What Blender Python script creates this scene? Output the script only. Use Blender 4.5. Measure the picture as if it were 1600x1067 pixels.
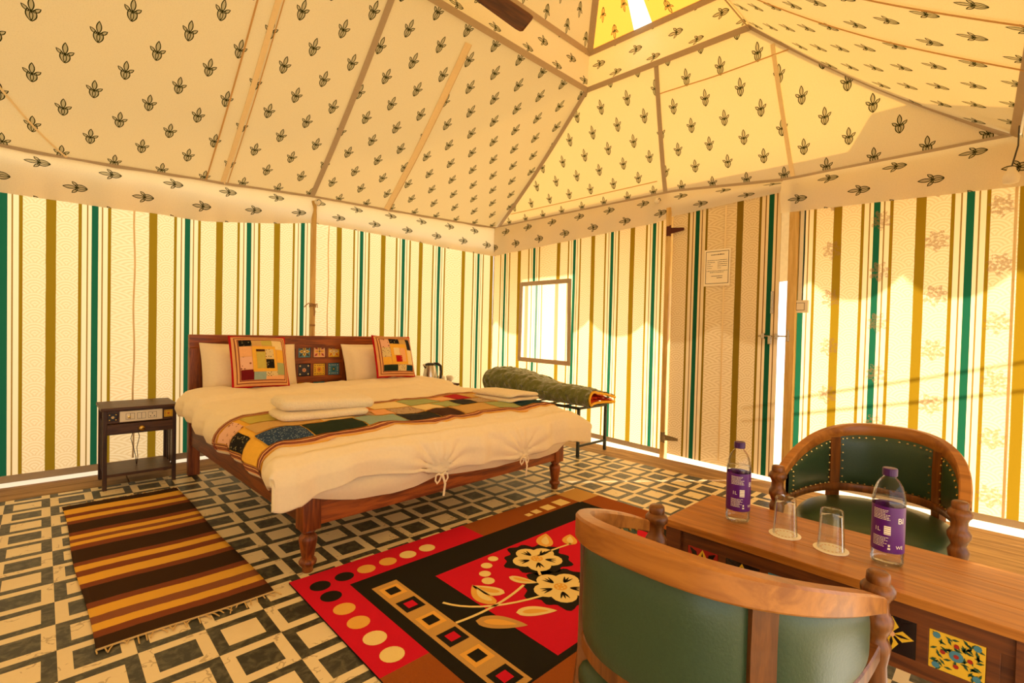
import bpy, bmesh, math, random
from math import sin, cos, pi, sqrt, radians
from mathutils import Vector, Matrix, noise

for o in list(bpy.data.objects): bpy.data.objects.remove(o)
SC = bpy.context.scene
COL = SC.collection
random.seed(7)

# ------------------------------------------------------------------ camera
YAW, PITCH, ROLL, FPX = radians(44.01), radians(-1.09), radians(1.34), 760.05
CAM = Vector((-0.0392, -4.0526, 1.1276))
fw = Vector((sin(YAW)*cos(PITCH), cos(YAW)*cos(PITCH), sin(PITCH)))
rt = Vector((cos(YAW), -sin(YAW), 0)); up = rt.cross(fw)
rt, up = rt*cos(ROLL)+up*sin(ROLL), -rt*sin(ROLL)+up*cos(ROLL)
cd = bpy.data.cameras.new('camera'); cam = bpy.data.objects.new('camera', cd); COL.objects.link(cam)
m = Matrix((rt, up, -fw)).transposed().to_4x4(); m.translation = CAM
cam.matrix_world = m
cd.sensor_width = 36; cd.lens = FPX/1600*36; cd.clip_start = 0.02
SC.camera = cam

# ------------------------------------------------------------------ light
W = bpy.data.worlds.new('sky'); SC.world = W; W.use_nodes = True
bg = W.node_tree.nodes['Background']; bg.inputs[0].default_value = (0.95, 0.97, 1.0, 1); bg.inputs[1].default_value = 2.5
sl = bpy.data.lights.new('sun', 'SUN'); sun = bpy.data.objects.new('sun', sl); COL.objects.link(sun)
sl.energy = 14.0; sl.color = (1.0, 0.93, 0.80); sl.angle = radians(1.6)
SUN_AZ, SUN_EL = radians(-38), radians(31)        # azimuth from +X towards -Y
sd = Vector((cos(SUN_EL)*cos(SUN_AZ), cos(SUN_EL)*sin(SUN_AZ), sin(SUN_EL)))
sun.rotation_euler = sd.to_track_quat('Z', 'Y').to_euler(); sun.location = sd*12
SC.view_settings.view_transform = 'Standard'; SC.view_settings.look = 'None'
SC.view_settings.gamma = 1; SC.view_settings.use_curve_mapping = False
SC.view_settings.exposure = -0.28
SC.cycles.max_bounces = 12; SC.cycles.diffuse_bounces = 6; SC.cycles.transmission_bounces = 10
SC.cycles.transparent_max_bounces = 16; SC.cycles.sample_clamp_indirect = 6

# ------------------------------------------------------------------ node expressions
def lin(c):
    return tuple((v/255/12.92 if v/255 <= .04045 else ((v/255+.055)/1.055)**2.4) for v in c)
class E:
    nt = None
    def __init__(s, k): s.k = k
    def __add__(a, b): return F('ADD', a, b)
    __radd__ = __add__
    def __sub__(a, b): return F('SUBTRACT', a, b)
    def __rsub__(a, b): return F('SUBTRACT', b, a)
    def __mul__(a, b): return F('MULTIPLY', a, b)
    __rmul__ = __mul__
    def __truediv__(a, b): return F('DIVIDE', a, b)
    def __neg__(a): return F('MULTIPLY', a, -1)
    def __lt__(a, b): return F('LESS_THAN', a, b)
    def __gt__(a, b): return F('GREATER_THAN', a, b)
def F(op, *a):
    n = E.nt.nodes.new('ShaderNodeMath'); n.operation = op
    for i, v in enumerate(a):
        if isinstance(v, E): E.nt.links.new(v.k, n.inputs[i])
        else: n.inputs[i].default_value = v
    return E(n.outputs[0])
def fract(a): return F('FRACT', a)
def floor_(a): return F('FLOOR', a)
def ab(a): return F('ABSOLUTE', a)
def mx(a, b): return F('MAXIMUM', a, b)
def mn(a, b): return F('MINIMUM', a, b)
def OR(*a):
    r = a[0]
    for b in a[1:]: r = mx(r, b)
    return r
def near(a, w): return F('LESS_THAN', ab(a), w)
class Cc:                                                   # colour socket or tuple
    def __init__(s, k): s.k = k
def setc(inp, v):
    if isinstance(v, (Cc, E)): E.nt.links.new(v.k, inp)
    elif isinstance(v, tuple): inp.default_value = (*v[:3], 1)
    else: inp.default_value = v
def mixc(f, a, b, mode='MIX'):
    n = E.nt.nodes.new('ShaderNodeMix'); n.data_type = 'RGBA'; n.blend_type = mode
    if isinstance(f, E): E.nt.links.new(f.k, n.inputs['Factor'])
    else: n.inputs['Factor'].default_value = f
    setc(n.inputs[6], a); setc(n.inputs[7], b)
    return Cc(n.outputs[2])
def coords(kind):
    n = E.nt.nodes.new('ShaderNodeTexCoord'); s = E.nt.nodes.new('ShaderNodeSeparateXYZ')
    E.nt.links.new(n.outputs[kind], s.inputs[0]); return E(s.outputs[0]), E(s.outputs[1]), E(s.outputs[2])
def vec(x, y, z=0.0):
    n = E.nt.nodes.new('ShaderNodeCombineXYZ')
    for i, v in enumerate((x, y, z)):
        if isinstance(v, E): E.nt.links.new(v.k, n.inputs[i])
        else: n.inputs[i].default_value = v
    return n.outputs[0]
def noise_n(v, scale, detail=3, rough=.55, dist=0):
    n = E.nt.nodes.new('ShaderNodeTexNoise'); n.inputs['Scale'].default_value = scale
    n.inputs['Detail'].default_value = detail; n.inputs['Roughness'].default_value = rough; n.inputs['Distortion'].default_value = dist
    if v is not None: E.nt.links.new(v, n.inputs['Vector'])
    return E(n.outputs['Fac'])
def sstep(a, lo, hi):
    n = E.nt.nodes.new('ShaderNodeMapRange'); n.interpolation_type = 'SMOOTHSTEP'
    E.nt.links.new(a.k, n.inputs[0]); n.inputs[1].default_value = lo; n.inputs[2].default_value = hi
    return E(n.outputs[0])
def newmat(name):
    mt = bpy.data.materials.new(name); mt.use_nodes = True; nt = mt.node_tree; nt.nodes.clear(); E.nt = nt
    out = nt.nodes.new('ShaderNodeOutputMaterial'); return mt, nt, out
def bump(h, strength=.3, dist=.01):
    n = E.nt.nodes.new('ShaderNodeBump'); n.inputs['Strength'].default_value = strength; n.inputs['Distance'].default_value = dist
    E.nt.links.new(h.k, n.inputs['Height']); return n.outputs[0]
def principled(out, col, rough=.5, metal=0, spec=.5, coat=0, normal=None, trans=0, ior=1.45, sheen=0):
    p = E.nt.nodes.new('ShaderNodeBsdfPrincipled')
    setc(p.inputs['Base Color'], col); setc(p.inputs['Roughness'], rough); p.inputs['Metallic'].default_value = metal
    p.inputs['Specular IOR Level'].default_value = spec; p.inputs['Coat Weight'].default_value = coat
    p.inputs['Coat Roughness'].default_value = .2; p.inputs['Transmission Weight'].default_value = trans; p.inputs['IOR'].default_value = ior
    p.inputs['Sheen Weight'].default_value = sheen
    if normal: E.nt.links.new(normal, p.inputs['Normal'])
    if out: E.nt.links.new(p.outputs[0], out.inputs[0])
    return p
def plain(name, rgb, rough=.5, metal=0, spec=.5, coat=0, vary=.12, scale=30, bmp=0, sheen=0):
    mt, nt, out = newmat(name); x, y, z = coords('Object')
    n = noise_n(vec(x, y, z), scale); c = lin(rgb)
    col = mixc(n, tuple(v*(1-vary) for v in c), tuple(min(1, v*(1+vary)) for v in c))
    principled(out, col, rough, metal, spec, coat, bump(n, bmp, .004) if bmp else None, sheen=sheen); return mt
def wood(name, dark, light, axis='x', scale=1.0, rough=.42, coat=.06):
    mt, nt, out = newmat(name); x, y, z = coords('Object')
    if axis == 'x': v = vec(x*1.2*scale, y*14*scale, z*14*scale)
    elif axis == 'y': v = vec(x*14*scale, y*1.2*scale, z*14*scale)
    else: v = vec(x*14*scale, y*14*scale, z*1.2*scale)
    n = noise_n(v, 2.2, 5, .6, 1.2); n2 = noise_n(v, 11, 3, .6)
    col = mixc(sstep(n, .32, .68), lin(dark), lin(light))
    col = mixc(n2*.30, col, tuple(a*.6 for a in lin(dark)))
    principled(out, col, rough, coat=coat, normal=bump(n2, .15, .002)); return mt
def fabric(out, refl, trans, t=.5, normal=None):
    d = E.nt.nodes.new('ShaderNodeBsdfDiffuse'); tr = E.nt.nodes.new('ShaderNodeBsdfTranslucent'); mxs = E.nt.nodes.new('ShaderNodeMixShader')
    setc(d.inputs[0], refl); setc(tr.inputs[0], trans); mxs.inputs[0].default_value = t
    if normal: E.nt.links.new(normal, d.inputs['Normal'])
    E.nt.links.new(d.outputs[0], mxs.inputs[1]); E.nt.links.new(tr.outputs[0], mxs.inputs[2]); E.nt.links.new(mxs.outputs[0], out.inputs[0])

# striped tent wall cloth: UV.x in pattern repeats, UV.y in metres
def stripe_cloth(name, t, flower_shadows=False, pale=0.0):
    mt, nt, out = newmat(name); u, v, _ = coords('UV')
    P = .467
    wx = (fract(u+.5)-.5)*P; g = ab(fract(u)-.5)*P
    wob = noise_n(vec(u*.4, v*3), 2)*.004-.002
    wide = near(wx+wob, .0265); green = g < .019
    thin = near(g-.042, .004); med = near(g-.083, .0095)
    # fan-shaped damask between the stripes
    cw, ch = .16, .052
    U = u*P
    def fan(off):
        r = floor_(v/ch+off); odd = fract(r*.5)*2
        cx = (fract(U/cw+odd*.5)-.5)*cw; cy = v-(r*ch)
        return F('SQRT', cx*cx+cy*cy)
    d0 = fan(0.0); d1 = fan(-1.0)
    use1 = d1 < cw*.5
    d = d1*use1+d0*(1-use1)
    ring = (F('SINE', d*330) > .1)*(near(g-.2, .112))
    fib = noise_n(vec(u*P*60, v*6), 8, 2)
    cream_r, cream_t = lin((234, 214, 172)), lin((255, 225, 172))
    def paint(base, ol, br, gr, ringc):
        c = mixc(ring*.55, base, ringc)
        c = mixc(fib*.15, c, tuple(x*.8 for x in base))
        c = mixc(med, c, ol); c = mixc(thin, c, br); c = mixc(wide, c, ol); return mixc(green, c, gr)
    refl = paint(cream_r, lin((124, 100, 30)), lin((120, 84, 36)), lin((28, 84, 58)), lin((200, 172, 120)))
    tcol = paint(cream_t, lin((150, 114, 20)), lin((160, 122, 50)), lin((30, 92, 60)), lin((244, 200, 128)))
    if flower_shadows:  # outer layer's flower print showing through, its shadow painted into the cloth colour
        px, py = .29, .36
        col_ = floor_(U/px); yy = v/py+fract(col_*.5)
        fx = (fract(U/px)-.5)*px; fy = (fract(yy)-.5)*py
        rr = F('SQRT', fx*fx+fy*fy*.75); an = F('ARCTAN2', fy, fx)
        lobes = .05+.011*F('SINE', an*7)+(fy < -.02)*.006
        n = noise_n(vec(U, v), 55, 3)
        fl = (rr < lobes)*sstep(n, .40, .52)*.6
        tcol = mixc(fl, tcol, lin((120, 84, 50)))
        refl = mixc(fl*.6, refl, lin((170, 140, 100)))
    if pale:
        refl = mixc(pale, refl, lin((245, 236, 215))); tcol = mixc(pale, tcol, (1, .98, .92))
    fabric(out, refl, tcol, t); return mt

# printed roof cloth: UV in metres, motif tip towards +v
def motif_cloth(name, t, trans, refl=(226, 210, 176)):
    mt, nt, out = newmat(name); u, v, _ = coords('UV')
    RW, RH = .29, .195
    row = floor_(v/RH); x = ab((fract(u/RW+fract(row*.5))-.5)*RW); y = (fract(v/RH)-.5)*RH+.006
    def leaf(ax, ay, bx, by, w):
        L = sqrt((bx-ax)**2+(by-ay)**2); tx, ty = (bx-ax)/L, (by-ay)/L
        tt = (x*tx+y*ty-(ax*tx+ay*ty))/L; s = ab(x*(-ty)+y*tx-(ax*-ty+ay*tx))
        return s-(tt*(1-tt))*(4*w)
    L1 = leaf(0, .0, 0, .072, .0115); L2 = leaf(.010, -.006, .040, .024, .0085)
    L3 = leaf(.015, .010, .003, -.058, .0135); L4 = leaf(0, .006, .0, -.056, .0070)
    fr = 1.0
    lines = OR(near(L1, .0027), near(L2, .0025), near(L3, .0028), near(L4, .0020), L1*(-1)*(L1+.0055) > 99)
    fill = OR(L1 < 0, L2 < 0, L3 < 0)
    sp = noise_n(vec(u, v), 160, 2); big = noise_n(vec(u, v), 2.2, 3)
    r0, t0 = lin(refl), lin(trans)
    r = mixc(big*.25, r0, tuple(a*.82 for a in r0)); r = mixc(sstep(sp, .5, .72)*.35, r, tuple(a*.72 for a in r0))
    tc = mixc(sstep(sp, .45, .75)*.35, t0, tuple(a*.8 for a in t0))
    r = mixc(fill*.5, r, lin((120, 116, 60))); tc = mixc(fill*.5, tc, lin((110, 100, 36)))
    r = mixc(lines, r, lin((44, 48, 22))); tc = mixc(lines, tc, lin((30, 30, 8)))
    fabric(out, r, tc, t); return mt
def cloth(name, refl, trans, t, vary=.1, scale=40):
    mt, nt, out = newmat(name); x, y, z = coords('Object'); n = noise_n(vec(x, y, z), scale)
    a, b = lin(refl), lin(trans)
    fabric(out, mixc(n, tuple(v*(1-vary) for v in a), a), mixc(n, tuple(v*(1-vary) for v in b), b), t, bump(n, .12, .004)); return mt
def floor_mat():
    mt, nt, out = newmat('printed_vinyl'); x, y, z = coords('Object'); S = .2
    i = floor_(x/S); j = floor_(y/S); par = ab(fract((i+j)*.5)) > .25
    dx = ab(fract(x/S)-.5); dy = ab(fract(y/S)-.5); inner = mx(dx, dy) < .305
    dark = ab(par-inner)
    n = noise_n(vec(x, y), 26, 5, .65, .6); n2 = noise_n(vec(x, y), 5, 4)
    vein = near(n2-.5, .008)*(noise_n(vec(x, y), 9) > .52)
    lt = mixc(n*.4, lin((244, 226, 184)), lin((216, 194, 148))); lt = mixc(vein*.5, lt, lin((150, 120, 70)))
    dk = mixc(sstep(n, .42, .66), lin((50, 50, 42)), lin((96, 92, 74)))
    principled(out, mixc(dark, lt, dk), .42, normal=bump(n, .05, .002)); return mt
def glassy(name, tint=(.97, .98, .97), refl=.09):
    mt, nt, out = newmat(name)
    a = nt.nodes.new('ShaderNodeBsdfTransparent'); b = nt.nodes.new('ShaderNodeBsdfGlossy'); lw = nt.nodes.new('ShaderNodeLayerWeight'); mxs = nt.nodes.new('ShaderNodeMixShader')
    a.inputs[0].default_value = (*tint, 1); b.inputs['Roughness'].default_value = .04; lw.inputs[0].default_value = .16
    f = E(lw.outputs['Fresnel'])*.6+refl
    nt.links.new(f.k, mxs.inputs[0]); nt.links.new(a.outputs[0], mxs.inputs[1]); nt.links.new(b.outputs[0], mxs.inputs[2]); nt.links.new(mxs.outputs[0], out.inputs[0]); return mt
def speckle(name, base, dots, scale, thr=.62):
    mt, nt, out = newmat(name); x, y, z = coords('Object')
    vo = nt.nodes.new('ShaderNodeTexVoronoi'); vo.inputs['Scale'].default_value = scale; nt.links.new(vec(x, y, z), vo.inputs['Vector'])
    d = E(vo.outputs['Distance']); n = noise_n(vec(x, y, z), scale*1.7, 2)
    principled(out, mixc((d < .28)*(n > .4), lin(base), lin(dots)), .85, spec=.2); return mt

MAT = {}
def mats():
    M = MAT
    M['floor'] = floor_mat()
    M['wallA'] = stripe_cloth('striped_cloth', .5); M['wallB'] = stripe_cloth('striped_cloth_flower_shadows', .5, True)
    M['doorcloth'] = stripe_cloth('striped_door_cloth', .05)
    M['roof'] = motif_cloth('block_printed_canvas', .135, (255, 192, 92), (228, 228, 219)); M['valance'] = motif_cloth('block_printed_valance', .28, (255, 228, 172), (234, 230, 216))
    M['voile'] = stripe_cloth('striped_voile', .7, pale=.12)
    M['net'] = cloth('window_voile', (245, 236, 215), (255, 248, 228), .72, .04)
    M['binding'] = cloth('brown_binding_tape', (192, 174, 150), (214, 160, 100), .06)
    M['seam'] = cloth('doubled_canvas_seam', (252, 230, 184), (255, 216, 140), .06)
    M['seamline'] = cloth('stitched_seam', (214, 172, 116), (220, 164, 100), .06)
    M['orange'] = cloth('orange_canvas', (230, 176, 104), (255, 186, 92), .55)
    M['outer'] = plain('outer_canvas', (222, 208, 176), .9)
    M['bed'] = wood('bed_sheesham', (104, 46, 12), (172, 90, 30), 'x'); M['bedz'] = wood('bed_post_sheesham', (92, 40, 10), (164, 86, 30), 'z')
    M['bedy'] = wood('bed_rail_sheesham', (84, 38, 10), (142, 74, 26), 'y')
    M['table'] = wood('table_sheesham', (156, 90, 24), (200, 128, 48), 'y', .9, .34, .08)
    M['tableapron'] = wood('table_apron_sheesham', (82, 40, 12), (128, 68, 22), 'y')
    M['chair'] = wood('chair_teak', (146, 84, 24), (190, 122, 48), 'y', .5, .36, .08); M['chairz'] = wood('chair_post_teak', (98, 54, 18), (150, 88, 32), 'z', .8, .36, .08)
    M['dark'] = wood('dark_stained_wood', (58, 34, 14), (98, 62, 28), 'x', 1.4, .45, 0); M['darkz'] = wood('dark_stained_leg', (52, 30, 13), (88, 54, 25), 'z', 1.4, .45, 0)
    M['plank'] = wood('weathered_plank', (136, 104, 66), (190, 152, 100), 'x', .6, .75, 0); M['planky'] = wood('weathered_plank_side', (150, 116, 76), (204, 166, 112), 'y', .6, .75, 0)
    M['pole'] = wood('pale_pole_wood', (206, 166, 92), (228, 194, 126), 'z', .8, .6, 0); M['fan'] = wood('fan_blade_wood', (70, 36, 14), (112, 64, 26), 'x')
    M['leather'] = plain('green_leather', (54, 74, 48), .36, spec=.5, vary=.15, scale=180, bmp=.12)
    M['brass'] = plain('brass', (214, 176, 96), .28, 1); M['steel'] = plain('brushed_steel', (190, 180, 165), .25, 1); M['steeldark'] = plain('dark_metal', (60, 66, 64), .45, .4)
    M['rust'] = plain('rusty_iron', (84, 36, 22), .7, .2); M['black'] = plain('black_plastic', (26, 24, 22), .4); M['white'] = plain('white_plastic', (238, 228, 206), .4, vary=.03)
    M['linen'] = plain('white_linen', (240, 222, 186), .9, spec=.15, vary=.05, scale=60, bmp=.25, sheen=.2)
    M['towel'] = plain('white_terry', (238, 220, 182), .95, spec=.1, vary=.12, scale=110, bmp=1.0, sheen=.3)
    M['sand'] = plain('pale_sand', (226, 206, 170), .95, vary=.1, scale=3)
    M['paper'] = plain('paper', (250, 236, 206), .8, vary=.02); M['ink'] = plain('ink', (60, 46, 30), .8)
    M['red'] = plain('red_cloth', (182, 16, 26), .85, spec=.2, vary=.1)
    M['rugred'] = plain('rug_red_pile', (212, 26, 50), .95, spec=.1, vary=.14, scale=400, bmp=.6); M['rugblack'] = plain('rug_black_pile', (38, 34, 24), .95, spec=.1, vary=.2, scale=400, bmp=.6)
    M['rugtan'] = plain('rug_tan_pile', (156, 84, 30), .95, spec=.1, vary=.14, scale=400, bmp=.6); M['rugbeige'] = plain('rug_beige_pile', (206, 160, 88), .95, spec=.1, vary=.12, scale=400, bmp=.6)
    M['rugcream'] = plain('rug_cream_pile', (246, 220, 146), .95, spec=.1, vary=.08, scale=400, bmp=.6); M['ruggold'] = plain('rug_gold_pile', (240, 182, 84), .95, spec=.1, vary=.1, scale=400, bmp=.6)
    M['fringe'] = plain('cotton_fringe', (206, 172, 112), .95, spec=.1)
    M['glass'] = glassy('clear_glass', (.975, .98, .97), .05); M['pet'] = glassy('clear_bottle', (.985, .985, .97), .03)
    M['water'] = glassy('water', (.97, .975, .96), .05)
    M['purple'] = plain('purple_label', (92, 22, 112), .35, vary=.06); M['cap'] = plain('purple_cap', (66, 22, 84), .4, vary=.05)
    mt, nt, out = newmat('quilted_green_velvet'); x, y, z = coords('Object')
    vo = nt.nodes.new('ShaderNodeTexVoronoi'); vo.feature = 'SMOOTH_F1'; vo.inputs['Scale'].default_value = 19; nt.links.new(vec(x, y*.8, z), vo.inputs['Vector']); dq = E(vo.outputs['Distance'])
    nq = noise_n(vec(x, y, z), 40, 3)
    principled(out, mixc(nq, lin((84, 90, 38)), lin((122, 126, 66))), .8, spec=.2, sheen=.5, normal=bump(nq*.3-dq*1.2, 1.0, .035)); M['quiltg'] = mt
    M['quilt_'] = plain('green_velvet', (98, 104, 48), .8); M['quilto'] = plain('orange_lining', (236, 92, 36), .85, vary=.12); M['quilty'] = plain('yellow_piping', (244, 184, 40), .8)
    M['rope'] = plain('jute_rope', (168, 128, 78), .95)
    for k, c in dict(t_blue=(74, 132, 150), t_navy=(40, 44, 66), t_cream=(240, 222, 160), t_yellow=(238, 190, 52), t_orange=(214, 116, 44), t_red=(168, 42, 32), t_green=(46, 84, 56), t_black=(34, 24, 22), t_peach=(238, 180, 130)).items():
        M[k] = plain(k.replace('t_', 'tile_glaze_'), c, .18, vary=.06)
    for k, c in dict(p_gold=(236, 180, 66), p_cream=(238, 212, 152), p_tan=(206, 166, 100), p_orange=(228, 140, 72), p_peach=(238, 178, 122), p_sage=(164, 172, 116), p_sky=(150, 172, 158), p_olive=(196, 178, 84), p_charcoal=(46, 42, 38), p_brown=(70, 40, 22), p_red=(176, 24, 28), p_teal=(28, 58, 66), p_maroon=(110, 22, 26), p_green=(36, 50, 34)).items():
        M[k] = plain(k.replace('p_', 'patch_'), c, .9, spec=.15, vary=.1, scale=80, bmp=.2)
    M['p_navy'] = speckle('patch_navy_dotted', (38, 62, 96), (150, 166, 170), 90); M['p_black'] = speckle('patch_black_print', (26, 22, 18), (140, 130, 90), 60)
    M['p_pink'] = speckle('patch_pink_dotted', (232, 182, 150), (150, 90, 60), 34); M['p_mauve'] = speckle('patch_mauve_print', (188, 160, 126), (130, 96, 76), 50)
    M['p_check'] = speckle('patch_checked', (220, 196, 140), (60, 44, 30), 70)
    M['border'] = plain('peach_border', (230, 172, 108), .9, vary=.1); M['borderline'] = plain('maroon_border_line', (128, 40, 30), .9)
mats()

# ------------------------------------------------------------------ mesh helpers
class MB:
    def __init__(s): s.v, s.f, s.m, s.uv = [], [], [], []
    def add(s, vs, fs, mi=0, uvs=None):
        b = len(s.v); s.v += [tuple(p) for p in vs]
        for k, f in enumerate(fs):
            s.f.append(tuple(b+i for i in f)); s.m.append(mi); s.uv.append([uvs[i] for i in f] if uvs else None)
        return s
    def box(s, x0, x1, y0, y1, z0, z1, mi=0, bev=0.0):
        if bev <= 0:
            vs = [(x, y, z) for x in (x0, x1) for y in (y0, y1) for z in (z0, z1)]
            return s.add(vs, [(0, 1, 3, 2), (4, 6, 7, 5), (0, 4, 5, 1), (2, 3, 7, 6), (0, 2, 6, 4), (1, 5, 7, 3)], mi)
        bm = bmesh.new(); bmesh.ops.create_cube(bm, size=1)
        for q in bm.verts: q.co = Vector(((x0+x1)/2+q.co.x*(x1-x0), (y0+y1)/2+q.co.y*(y1-y0), (z0+z1)/2+q.co.z*(z1-z0)))
        bmesh.ops.bevel(bm, geom=bm.edges[:], offset=min(bev, .45*min(x1-x0, y1-y0, z1-z0)), segments=2, affect='EDGES', profile=.6)
        bm.verts.index_update(); s.add([q.co[:] for q in bm.verts], [[q.index for q in f.verts] for f in bm.faces], mi); bm.free(); return s
    def lathe(s, prof, c=(0, 0, 0), n=20, mi=0, cap=True):
        vs = []
        for r, z in prof: vs += [(c[0]+r*cos(2*pi*k/n), c[1]+r*sin(2*pi*k/n), c[2]+z) for k in range(n)]
        fs = [(i*n+k, i*n+(k+1) % n, (i+1)*n+(k+1) % n, (i+1)*n+k) for i in range(len(prof)-1) for k in range(n)]
        if cap: fs += [tuple(range(n))[::-1], tuple((len(prof)-1)*n+k for k in range(n))]
        return s.add(vs, fs, mi)
    def tube(s, pts, r, n=8, mi=0, cap=True):
        pts = [Vector(p) for p in pts]; vs = []; rr = r if isinstance(r, (list, tuple)) else [r]*len(pts)
        ref = None
        for i, p in enumerate(pts):
            d = (pts[min(i+1, len(pts)-1)]-pts[max(i-1, 0)]).normalized()
            if ref is None: ref = Vector((0, 0, 1)) if abs(d.z) < .9 else Vector((1, 0, 0))
            a = (ref-d*ref.dot(d)).normalized(); b = d.cross(a); ref = a
            vs += [p+(a*cos(2*pi*k/n)+b*sin(2*pi*k/n))*rr[i] for k in range(n)]
        fs = [(i*n+k, i*n+(k+1) % n, (i+1)*n+(k+1) % n, (i+1)*n+k) for i in range(len(pts)-1) for k in range(n)]
        if cap: fs += [tuple(range(n))[::-1], tuple((len(pts)-1)*n+k for k in range(n))]
        return s.add(vs, fs, mi)
    def sweep(s, secs, mi=0, closed=True):
        n = len(secs[0]); vs = [p for q in secs for p in q]
        fs = [(i*n+k, i*n+(k+1) % n, (i+1)*n+(k+1) % n, (i+1)*n+k) for i in range(len(secs)-1) for k in range(n)]
        fs += [tuple(range(n))[::-1], tuple((len(secs)-1)*n+k for k in range(n))]
        return s.add(vs, fs, mi)
    def grid(s, fn, nu, nv, mi=0, uvf=None, mif=None):
        vs = [fn(i/nu, j/nv) for j in range(nv+1) for i in range(nu+1)]
        uv = [uvf(i/nu, j/nv) for j in range(nv+1) for i in range(nu+1)] if uvf else None
        fs = [(j*(nu+1)+i, j*(nu+1)+i+1, (j+1)*(nu+1)+i+1, (j+1)*(nu+1)+i) for j in range(nv) for i in range(nu)]
        return s.add(vs, fs, mi, uv)
    def ribbon(s, pts, nrm, w, th=.004, mi=0):
        """flat tape along pts, face normal nrm (vector or list), width w"""
        pts = [Vector(p) for p in pts]; secs = []
        for i, p in enumerate(pts):
            d = (pts[min(i+1, len(pts)-1)]-pts[max(i-1, 0)]).normalized()
            n_ = Vector(nrm[i] if isinstance(nrm, list) else nrm).normalized(); b = d.cross(n_).normalized()*w/2; n2 = n_*th
            secs.append([p-b, p+b, p+b+n2, p-b+n2])
        return s.sweep(secs, mi)
    def build(s, name, mat, parent=None, smooth=False, loc=None, rot=None):
        me = bpy.data.meshes.new(name); me.from_pydata(s.v, [], s.f)
        ml = mat if isinstance(mat, (list, tuple)) else [mat]
        for q in ml: me.materials.append(MAT[q] if isinstance(q, str) else q)
        me.polygons.foreach_set('material_index', s.m)
        if any(u is not None for u in s.uv):
            L = me.uv_layers.new(name='UVMap'); k = 0
            for p, u in zip(me.polygons, s.uv):
                for q in range(p.loop_total):
                    if u: L.data[p.loop_start+q].uv = u[q]
        if smooth: me.polygons.foreach_set('use_smooth', [True]*len(me.polygons))
        me.update()
        o = bpy.data.objects.new(name, me); COL.objects.link(o)
        if parent: o.parent = parent
        if loc: o.location = loc
        if rot: o.rotation_euler = rot
        return o
def smooth_by_angle(o, ang=40):
    me = o.data; me.polygons.foreach_set('use_smooth', [True]*len(me.polygons))
    bm = bmesh.new(); bm.from_mesh(me)
    for e in bm.edges:
        if len(e.link_faces) == 2 and e.calc_face_angle(0) > radians(ang): e.smooth = False
    bm.to_mesh(me); bm.free(); return o
def tag(o, label, cat=None, group=None, kind=None):
    o['label'] = label
    if cat: o['category'] = cat
    if group: o['group'] = group
    if kind: o['kind'] = kind
    return o
def thing(name, label, cat, loc=(0, 0, 0), rz=0, group=None, rot=None):
    o = bpy.data.objects.new(name, None); COL.objects.link(o); o.location = loc; o.rotation_euler = rot or (0, 0, rz); o.empty_display_size = .1
    return tag(o, label, cat, group)
def struct(name, loc=(0, 0, 0)):
    o = bpy.data.objects.new(name, None); COL.objects.link(o); o.location = loc; o['kind'] = 'structure'; return o
def copy_tree(o, parent=None):
    c = o.copy(); COL.objects.link(c); c.parent = parent
    for ch in list(o.children): copy_tree(ch, c)
    return c
def lerp(a, b, t): return a+(b-a)*t
def interp(tab, x):
    if x <= tab[0][0]: return tab[0][1] if len(tab[0]) == 2 else tab[0][1:]
    for p, q in zip(tab, tab[1:]):
        if x <= q[0]:
            t = (x-p[0])/(q[0]-p[0]) if q[0] > p[0] else 0
            r = tuple(lerp(a, b, t) for a, b in zip(p[1:], q[1:]))
            return r[0] if len(r) == 1 else r
    return tab[-1][1] if len(tab[-1]) == 2 else tab[-1][1:]
def nz(x, y, z=0, s=1): return noise.noise(Vector((x*s, y*s, z*s)))

# ================================================================== STRUCTURE
XB, YA, XL, YD = 4.2, .72, -1.4, -4.32
PER = .467
# --- ground and floor
g = MB(); g.box(-14, 18, -16, 14, -.16, -.06); o = g.build('ground', 'sand'); o['kind'] = 'structure'
fl = MB(); fl.box(XL, 3.74, -2.985, .285, -.05, 0); fl.box(XL, 3.25, YD-.3, -2.985, -.05, 0); o = fl.build('floor', 'floor'); o['kind'] = 'structure'
def planks(name, x0, x1, y0, y1, n, along, mat):
    root = struct(name)
    for k in range(n):
        b = MB()
        if along == 'x':
            a = lerp(x0, x1, k/n); c = lerp(x0, x1, (k+1)/n)-.006; b.box(a, c, y0, y1, -.05, -.004+.003*(k % 2), bev=.004)
        else:
            a = lerp(y0, y1, k/n); c = lerp(y0, y1, (k+1)/n)-.006; b.box(x0, x1, a, c, -.05, -.004+.003*(k % 2), bev=.004)
        b.build('plank', mat, root)
planks('trim_1', XL, 4.05, .288, .665, 3, 'x', 'plank')
planks('trim_2', 3.744, 4.09, YD-.3, .282, 3, 'y', 'planky')

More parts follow.
